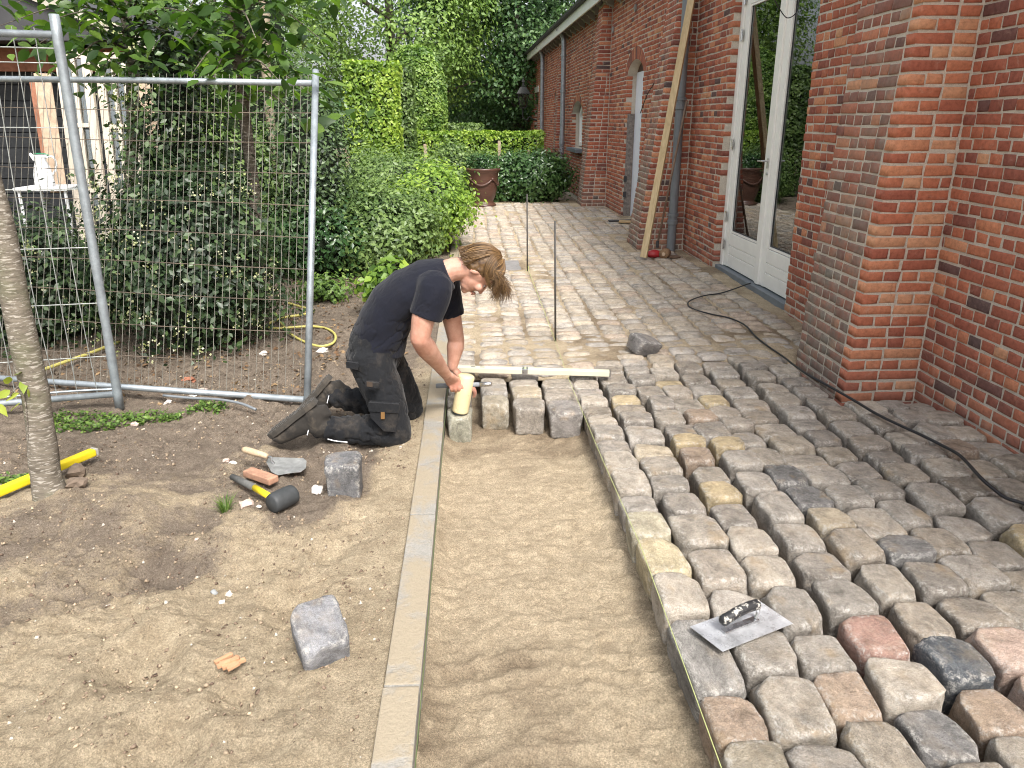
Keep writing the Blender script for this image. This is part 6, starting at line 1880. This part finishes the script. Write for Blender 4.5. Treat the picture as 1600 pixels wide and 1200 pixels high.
# right hand: closed round the handle, back of the hand towards the lens
kx = ha.lerp(hb_, .0).x
gx = WY(712, 600, HY).x
palm = Vector((gx - .012, HY - .030, HZ + .030))
loft(b, [wrN, wrN.lerp(palm, .5) + Vector((0, -.003, .004)), palm, palm + Vector((.018, .0, -.030))], [.027, .036, .042, .036], [.020, .019, .0185, .015], (ha - hb_).normalized(), 16)
for i, off in enumerate((-.034, -.012, .0105, .032)):
    x_ = gx + .010 + off * .98; r_ = (.0088, .0098, .0100, .0094)[i]; ln = (.92, 1.0, 1.03, .97)[i]
    limb(b, [(x_ - .004, HY - .034, HZ + .012), (x_, HY - .034, HZ - .012 * ln), (x_ + .002, HY - .012, HZ - .030 * ln), (x_ + .003, HY + .020, HZ - .026 * ln), (x_ + .003, HY + .030, HZ - .004)], [r_ * 1.12, r_ * 1.08, r_, r_ * .95, r_ * .8], 4, 10)
limb(b, [palm + Vector((.010, .018, .008)), (gx + .028, HY - .010, HZ + .032), (gx + .050, HY + .008, HZ + .022), (gx + .058, HY + .020, HZ + .008)], [.015, .013, .011, .009], 4, 10)
# left hand: steadying the stone behind the mallet head
pf = WY(728, 600, 4.03)
loft(b, [wrF, wrF.lerp(pf, .5), pf, pf + Vector((.02, -.006, -.018))], [.024, .034, .040, .036], [.018, .017, .016, .013], (.2, 1, .1), 16)
for i, off in enumerate((-.034, -.012, .010, .031)):
    r_ = (.0084, .0092, .0094, .0086)[i]; ln = (.85, 1.0, 1.05, .95)[i]
    q = pf + Vector((.020, off, -.014))
    limb(b, [q, q + Vector((.022 * ln, -.002, -.014)), q + Vector((.030 * ln, -.004, -.038 * ln)), q + Vector((.024 * ln, -.006, -.056 * ln))], [r_ * 1.1, r_, r_ * .95, r_ * .8], 4, 10)
limb(b, [pf + Vector((-.012, -.030, -.002)), pf + Vector((-.004, -.052, -.020)), pf + Vector((.006, -.060, -.040))], [.013, .011, .009], 4, 10)
def redf(V):
    d1 = np.linalg.norm(V - np.array(tuple(palm + Vector((.02, 0, -.03)))), axis=1); d2 = np.linalg.norm(V - np.array(tuple(pf + Vector((.03, 0, -.03)))), axis=1)
    d3 = np.linalg.norm(V - np.array(tuple(elN)), axis=1); d4 = np.linalg.norm(V - np.array(tuple(hp_(-.03, .09))), axis=1)
    return np.clip(.75 * np.exp(-(d1 / .045) ** 2) + .75 * np.exp(-(d2 / .045) ** 2) + .45 * np.exp(-(d3 / .06) ** 2) + .12 * np.exp(-(d4 / .05) ** 2), 0, 1)
body = fuse('body', b, .0042, 3, M_SKIN, man, None, {'red': redf})
# face details
M_LIP = plain('lip', (.42, .13, .10), .5); M_BROW = plain('brown_brow', (.09, .05, .025), .8)
MB().tube(catmull([hp_(-.063, .092, -.026), hp_(-.0665, .1045, 0), hp_(-.062, .092, .026)], 4), .0022, 6).build('mouth', plain('mouth_line', (.12, .03, .025), .6), man)
for s in (-1, 1):
    e = MB(); ball(e, hp_(.004, .0835, .030 * s), (.0075, .006, .0115), (UPH, DH, SH), 8); e.build('eye', plain('eye_white', (.45, .40, .37), .2), man, True)
    MB().tube(catmull([hp_(.0035, .0895, .020 * s), hp_(-.001, .0905, .030 * s), hp_(.0035, .0875, .041 * s)], 4), .0016, 5).build('eyelash', M_BROW, man)
    MB().tube(catmull([hp_(.024, .095, .014 * s), hp_(.029, .0935, .030 * s), hp_(.024, .084, .047 * s)], 4), [.002] + [.0038] * 6 + [.0015] * 2, 6).build('eyebrow', M_BROW, man)
# hair: cap plus swept locks
n = NT('brown_hair_with_light_streaks', .42, .5); P = n.coord()
hc = n.mix(n.attr('tone'), (.045, .022, .010), (.42, .25, .10)); n.col(hc); n.b.inputs['Anisotropic'].default_value = .4; M_HAIR = n.m
hm = MB()
ball(hm, hp_(.026, -.020), (.108, .097, .082), (UPH, DH, SH))
ball(hm, hp_(.058, .012), (.070, .078, .074), (UPH, DH, SH))
V = np.array([tuple(v) for v in hm.V])
rel = V - np.array(tuple(HC)); uu = rel @ np.array(UPH); dd_ = rel @ np.array(DH)
V2 = []
cap = fuse('hair_cap', hm, .005, 2, M_HAIR, man, lambda V, N_: .0035 * fbm(V[:, 0] * 60, V[:, 1] * 60, V[:, 2] * 60, octaves=2) - .022 * sstep(.030, .075, ((V - np.array(tuple(HC))) @ np.array(DH))) * sstep(.06, .0, ((V - np.array(tuple(HC))) @ np.array(UPH))) - .03 * sstep(.0, -.06, ((V - np.array(tuple(HC))) @ np.array(UPH)) + ((V - np.array(tuple(HC))) @ np.array(DH)) * -.6 - .0), {'tone': lambda V: np.clip(.18 + .2 * fbm(V[:, 0] * 90, V[:, 1] * 30, V[:, 2] * 90, octaves=2), 0, 1)})
rh = np.random.default_rng(3)
Vh, Fh, Th, nh = [], [], [], 0
def lock(pts, r0, tone):
    global nh
    cp = catmull(pts, 4); mb = MB().tube(cp, list(np.linspace(r0, r0 * .8, len(cp) - 3)) + [r0 * .6, r0 * .35, r0 * .1], 3)
    Vh.extend(mb.V); Fh.extend([tuple(i + nh for i in f) for f in mb.F]); Th.extend([tone] * len(mb.V)); nh = len(Vh)
def surf(az, el, k=1.0):
    """point on the hair shell: az round the head's up axis (0 face, pi back), el from crown"""
    u = cos(el); s_ = sin(el)
    return hp_(.028 + .104 * k * u, -.010 + .098 * k * s_ * cos(az), .081 * k * s_ * sin(az))
for i in range(1700):
    az0 = rh.uniform(-pi, pi)
    tone = float(np.clip(.08 + .55 * rh.beta(1.2, 2.4) + .45 * (rh.random() < .12), 0, 1)); r0 = rh.uniform(.0007, .0017)
    k0 = rh.uniform(1.0, 1.12)
    a = az0
    wv = Vector((rh.uniform(-.006, .006), rh.uniform(-.008, .008), rh.uniform(-.006, .006)))
    if abs(a) < 1.25:          # fringe: sweeps over the crown and falls past the face
        L = rh.uniform(.02, .13)
        p0, p1, p2 = surf(a * .6 + pi * 0, .10, k0), surf(a, .62, k0 + .05), surf(a * 1.05, 1.10, k0 + .12)
        sd_ = Vector((rh.uniform(-.030, .040), rh.uniform(-.022, .014), 0))
        p3 = p2 + Vector((.008, 0, -L * .5)) + sd_ + wv; p4 = p3 + Vector((rh.uniform(-.045, .010), 0, -L * .5)) + sd_ * .5
        lock([p0, p1, p2, p3, p4], r0, tone)
    elif abs(a) < 2.0:         # temples: swept from the crown forward over the ear
        p0, p1 = surf(a * 1.2, .30, k0), surf(a * 1.05, .85, k0 + .03)
        p2 = surf(a * .86, 1.28, k0 + .05) + wv; p3 = surf(a * .70, 1.5, k0 + .08) + wv
        p4 = p3 + Vector((.014, 0, -rh.uniform(.01, .07)))
        lock([p0, p1, p2, p3, p4], r0, tone)
    else:                      # back: swept back and curling up at the nape
        p0, p1, p2 = surf(a, .30, k0), surf(a, .95, k0 + .03), surf(a, 1.55, k0 + .05) + wv
        c_ = Vector((rh.uniform(-.018, .006), rh.uniform(-.010, .010), rh.uniform(-.014, .014)))
        p3 = surf(a, 2.0, k0 + .10) + c_; p4 = p3 + Vector((rh.uniform(-.016, .006), 0, rh.uniform(-.006, .014)))
        lock([p0, p1, p2, p3, p4], r0 * 1.2, tone * .75)
part_np('hair', np.array([tuple(v) for v in Vh]), Fh, M_HAIR, man, {'tone': Th}, smooth=True)

# t-shirt
b = MB()
sp = [(-.490, YC, .425), (-.470, YC, .48), (-.440, YC, .56), (-.395, YC, .635), (-.315, YC, .700), (-.225, YC, .752), (-.150, YC, .780), (-.118, YC, .792)]
loft(b, sp, [.172, .172, .172, .180, .192, .192, .150, .088], [.140, .138, .132, .128, .124, .112, .088, .074], (0, 1, 0), 30)
elS = shN.lerp(elN, .56); limb(b, [shN + Vector((-.015, .045, .01)), shN + Vector((.002, -.004, 0)), elS], [.083, .086, .081], n=22, caps=False); ball(b, shN, .083)
elSF = shF.lerp(elF, .56); limb(b, [shF + Vector((-.015, -.045, .01)), shF, elSF], [.078, .078, .074], n=22, caps=False); ball(b, shF, .077)
def shirt_d(V, N_):
    s = (V[:, 0] * .8 + V[:, 2] * .6); u = (-V[:, 0] * .6 + V[:, 2] * .8)
    w = np.abs(fbm(s * 9, V[:, 1] * 7, u * 22, octaves=3, seed=4))
    low = sstep(.66, .48, V[:, 2]); arm = np.exp(-(((V[:, 0] + .22) / .07) ** 2 + ((V[:, 2] - .66) / .07) ** 2))
    return .004 * fbm(V[:, 0] * 12, V[:, 1] * 12, V[:, 2] * 12, octaves=2) - .006 * (w < .12) * (.25 + low + arm * .6) * (1 - w / .12) + .004 * low * np.sin(u * 60 + 4 * fbm(s * 5, V[:, 1] * 5, octaves=2))
shirt = fuse('t_shirt', b, .0058, 5, M_SHIRT, man, shirt_d)
# trousers
b = MB()
loft(b, [(-.468, YC, .495), (-.490, YC, .44), (-.510, YC, .37), (-.505, YC, .30)], [.165, .176, .182, .172], [.134, .142, .138, .110], (0, 1, 0), 30)
for h_, k_, a_, s in ((hipN, kneN, ankN, 1), (hipF, kneF, ankF, 0)):
    limb(b, [h_ + Vector((-.012, 0, .0)), h_.lerp(k_, .5) + Vector((.006, 0, -.012)), k_ + Vector((.0, 0, .012))], [.112, .098, .076], n=24, caps=True)
    limb(b, [k_ + Vector((-.005, 0, .008)), k_.lerp(a_, .35) + Vector((0, 0, .018)), k_.lerp(a_, .7) + Vector((0, 0, .012)), a_ + Vector((.005, 0, .012))], [.072, .078, .068, .056], n=22, caps=True)
def trou_d(V, N_):
    w = np.abs(fbm(V[:, 0] * 9, V[:, 1] * 6, V[:, 2] * 16 + V[:, 0] * 8, octaves=3, seed=14))
    back = np.exp(-(((V[:, 0] + .52) / .08) ** 2 + ((V[:, 2] - .12) / .10) ** 2))
    z = .005 * fbm(V[:, 0] * 14, V[:, 1] * 14, V[:, 2] * 14, octaves=3) - .013 * np.clip(1 - w / .14, 0, 1) * (.45 + back)
    shank = sstep(-.50, -.56, V[:, 0]) * sstep(.2, .12, V[:, 2])
    return z + shank * .005 * np.sin(V[:, 0] * 110 + 5 * fbm(V[:, 1] * 8, V[:, 2] * 8, octaves=2))
trousers = fuse('work_trousers', b, .0058, 4, M_TROUS, man, trou_d)
# flatten clothes against the ground
for o in (trousers,):
    me = o.data; co = np.zeros(len(me.vertices) * 3, np.float32); me.vertices.foreach_get('co', co); co = co.reshape(-1, 3)
    zl = -.066 - o.parent.location.z
    co[:, 2] = np.where(co[:, 2] < zl, zl + (co[:, 2] - zl) * .15, co[:, 2]); me.vertices.foreach_set('co', co.reshape(-1)); me.update()
# cargo pocket, flaps, loops, orange tag, reflective piping on the near side
def on_leg(px, py, Y): return WY(px, py, Y)
def patch(pxs, Y, th, nm, mat, par=man):
    P_ = [on_leg(x_, y_, Y) for x_, y_ in pxs]; m = MB(); k = len(P_)
    m.add(P_ + [p + Vector((0, th, 0)) for p in P_], [tuple(range(k)), tuple(range(2 * k - 1, k - 1, -1))] + [(j, (j + 1) % k, k + (j + 1) % k, k + j) for j in range(k)])
    o = m.build(nm, mat, par); 
    bm = bmesh.new(); bm.from_mesh(o.data); bmesh.ops.bevel(bm, geom=bm.edges[:], offset=.003, segments=2, affect='EDGES'); bm.to_mesh(o.data); bm.free()
    return o
pk = patch([(577, 633), (622, 638), (617, 674), (600, 673), (580, 652)], YN - .098, .06, 'cargo_pocket', M_TROUS)
patch([(576, 630), (623, 633), (622, 645), (577, 642)], YN - .104, .03, 'pocket_flap', M_TROUS, pk)
patch([(571, 598), (592, 600), (590, 606), (572, 604)], YN - .108, .03, 'phone_pocket_flap', M_TROUS)
patch([(596, 645), (600, 645), (600, 654), (596, 654)], YN - .1065, .01, 'orange_tag', plain('orange_label', (.17, .09, .03), .7), pk)
patch([(574, 598), (581, 599), (581, 604), (574, 603)], YN - .1105, .01, 'brown_tag', plain('brown_label', (.05, .035, .025), .7))
patch([(541, 566), (560, 569), (558, 577), (542, 574)], YN - .045, .03, 'pocket_flap', M_TROUS)
MB().tube(catmull([WY(512, 686, YN - .066), WY(524, 689, YN - .068), WY(543, 691, YN - .070)], 4), .0028, 6).build('reflective_piping', plain('reflective_white', (.75, .75, .76), .3), man)
MB().tube(catmull([WY(482, 672, YN - .045), WY(480, 680, YN - .052)], 3), .0025, 6).build('reflective_piping', bpy.data.materials['reflective_white'], man)
MB().tube(catmull([WY(514, 618, YF - .08), WY(511, 630, YF - .085)], 3), .0025, 6).build('reflective_piping', bpy.data.materials['reflective_white'], man)
# work boots: soles turned up to the lens's left
def boot(heel, toe, ank, y, nm):
    heel, toe, ank = Vector((heel[0], y, heel[1])), Vector((toe[0], y, toe[1])), Vector((ank[0], y, ank[1]))
    ax = (toe - heel).normalized(); nrm = Vector((0, 1, 0)).cross(ax); 
    if nrm.dot(ank - heel) < 0: nrm = -nrm           # from the sole into the boot
    L = (toe - heel).length
    b = MB()
    ts = [0.0, .04, .15, .35, .60, .80, .93, 1.0]
    hgt = [.030, .052, .060, .056, .045, .038, .032, .020]; wid = [.024, .034, .037, .036, .043, .046, .036, .018]
    C = [heel + ax * L * t + nrm * (.014 + h) for t, h in zip(ts, hgt)]
    loft(b, C, wid, hgt, (0, 1, 0), 20)
    ball(b, C[-1] - ax * .02, (.03, .040, .026), (ax, Vector((0, 1, 0)), nrm), 8)
    limb(b, [heel + ax * .05 + nrm * .06, ank + Vector((.02, 0, .01)), ank + Vector((.05, 0, .01))], [.050, .050, .048], n=18)
    o = fuse(nm, b, .0055, 3, M_BOOT, man, lambda V, N_: .0025 * fbm(V[:, 0] * 30, V[:, 1] * 30, V[:, 2] * 30, octaves=2))
    m = MB(); out_ = []
    for t, w in ((0, .022), (.03, .034), (.12, .040), (.30, .036), (.45, .037), (.62, .046), (.80, .048), (.92, .038), (1.0, .020)): out_.append((t, w))
    ring = [(t, w) for t, w in out_] + [(t, -w) for t, w in out_[::-1]]
    k = len(ring)
    def pt(t, w, h): return heel + ax * (L * t * 1.03 - .004) + Vector((0, w, 0)) + nrm * h
    lay_ = [[pt(t, w, -.006 if (t < .32 or t > .40) else .004) for t, w in ring], [pt(t, w * 1.04, .006) for t, w in ring], [pt(t, w * 1.02, .022) for t, w in ring]]
    F = [tuple(range(k)), tuple(range(3 * k - 1, 2 * k - 1, -1))]
    for q in range(2): F += [(q * k + j, (q + 1) * k + j, (q + 1) * k + (j + 1) % k, q * k + (j + 1) % k) for j in range(k)]
    m.add(sum(lay_, []), F); s = m.build('sole', M_SOLE, o)
    lug = MB()
    for j in range(12):
        t = .06 + j * .078
        if .30 < t < .42: continue
        w = float(np.interp(t, [a for a, _ in out_], [b_ for _, b_ in out_])) * .82
        c = pt(t, 0, -.0075); lug.beam(c - Vector((0, w, 0)), c + Vector((0, w, 0)), .011, .006, 0, 0, tuple(nrm))
    lug.build('tread', M_SOLE, o)['kind'] = 'stuff'
    return o
h_, t_ = WY(489, 627, YN - .03), WY(419, 682, YN - .03)
boot((h_.x, h_.z), (t_.x, t_.z + .004), (-.80, .055), YN - .005, 'boot')
h_, t_ = WY(513, 588, YF), WY(474, 630, YF)
boot((h_.x, h_.z), (t_.x - .045, t_.z - .06), (-.755, .10), YF, 'boot')
# the mallet in his hand
ml = thing('paver_mallet', 'cream-headed paving mallet in the man\'s hand, standing on the stone', 'mallet', (-.06, HY, 0))
M_CREAMP = NT('cream_plastic', .45, .4); P = M_CREAMP.coord(); M_CREAMP.col(M_CREAMP.mix(M_CREAMP.ramp(M_CREAMP.noise(P, 45, 6, .75), [(.56, 0.0), (.68, .6)]), M_CREAMP.mix(M_CREAMP.noise(P, 12, 5), (.60, .49, .26), (.76, .66, .42)), (.36, .29, .19))); M_CREAMP = M_CREAMP.m
t_, b_ = WY(729, 586, HY), WY(719, 643, HY)
ax = (t_ - b_).normalized()
R_ = .0455
pr = [b_ + ax * q for q in (-.0, .004, .01)] + [b_.lerp(t_, .5)] + [t_ - ax * .010, t_ - ax * .004, t_]
MB().tube(pr, [R_ * .93, R_ * .985, R_, R_ * .99, R_ * .98, R_ * .93, R_ * .80], 28).build('head', M_CREAMP, ml, True)
MB().tube([b_ - ax * .006, b_ + ax * .001], R_ * .90, 24).build('striking_face', M_RUBBER, ml)
MB().tube([ha, ha + (hb_ - ha) * .02, ha + (hb_ - ha) * .38], [.011, .0135, .0135], 12).build('grip', plain('grey_rubber_grip', (.13, .14, .15), .6), ml, True)
MB().tube([ha + (hb_ - ha) * .381, ha + (hb_ - ha) * .78], .0135, 12).build('shaft', plain('grey_handle', (.26, .28, .30), .5), ml, True)
MB().tube([ha + (hb_ - ha) * .781, ha + (hb_ - ha) * .99, hb_], [.0125, .0125, .010], 14).build('steel_end', M_STEEL, ml, True)
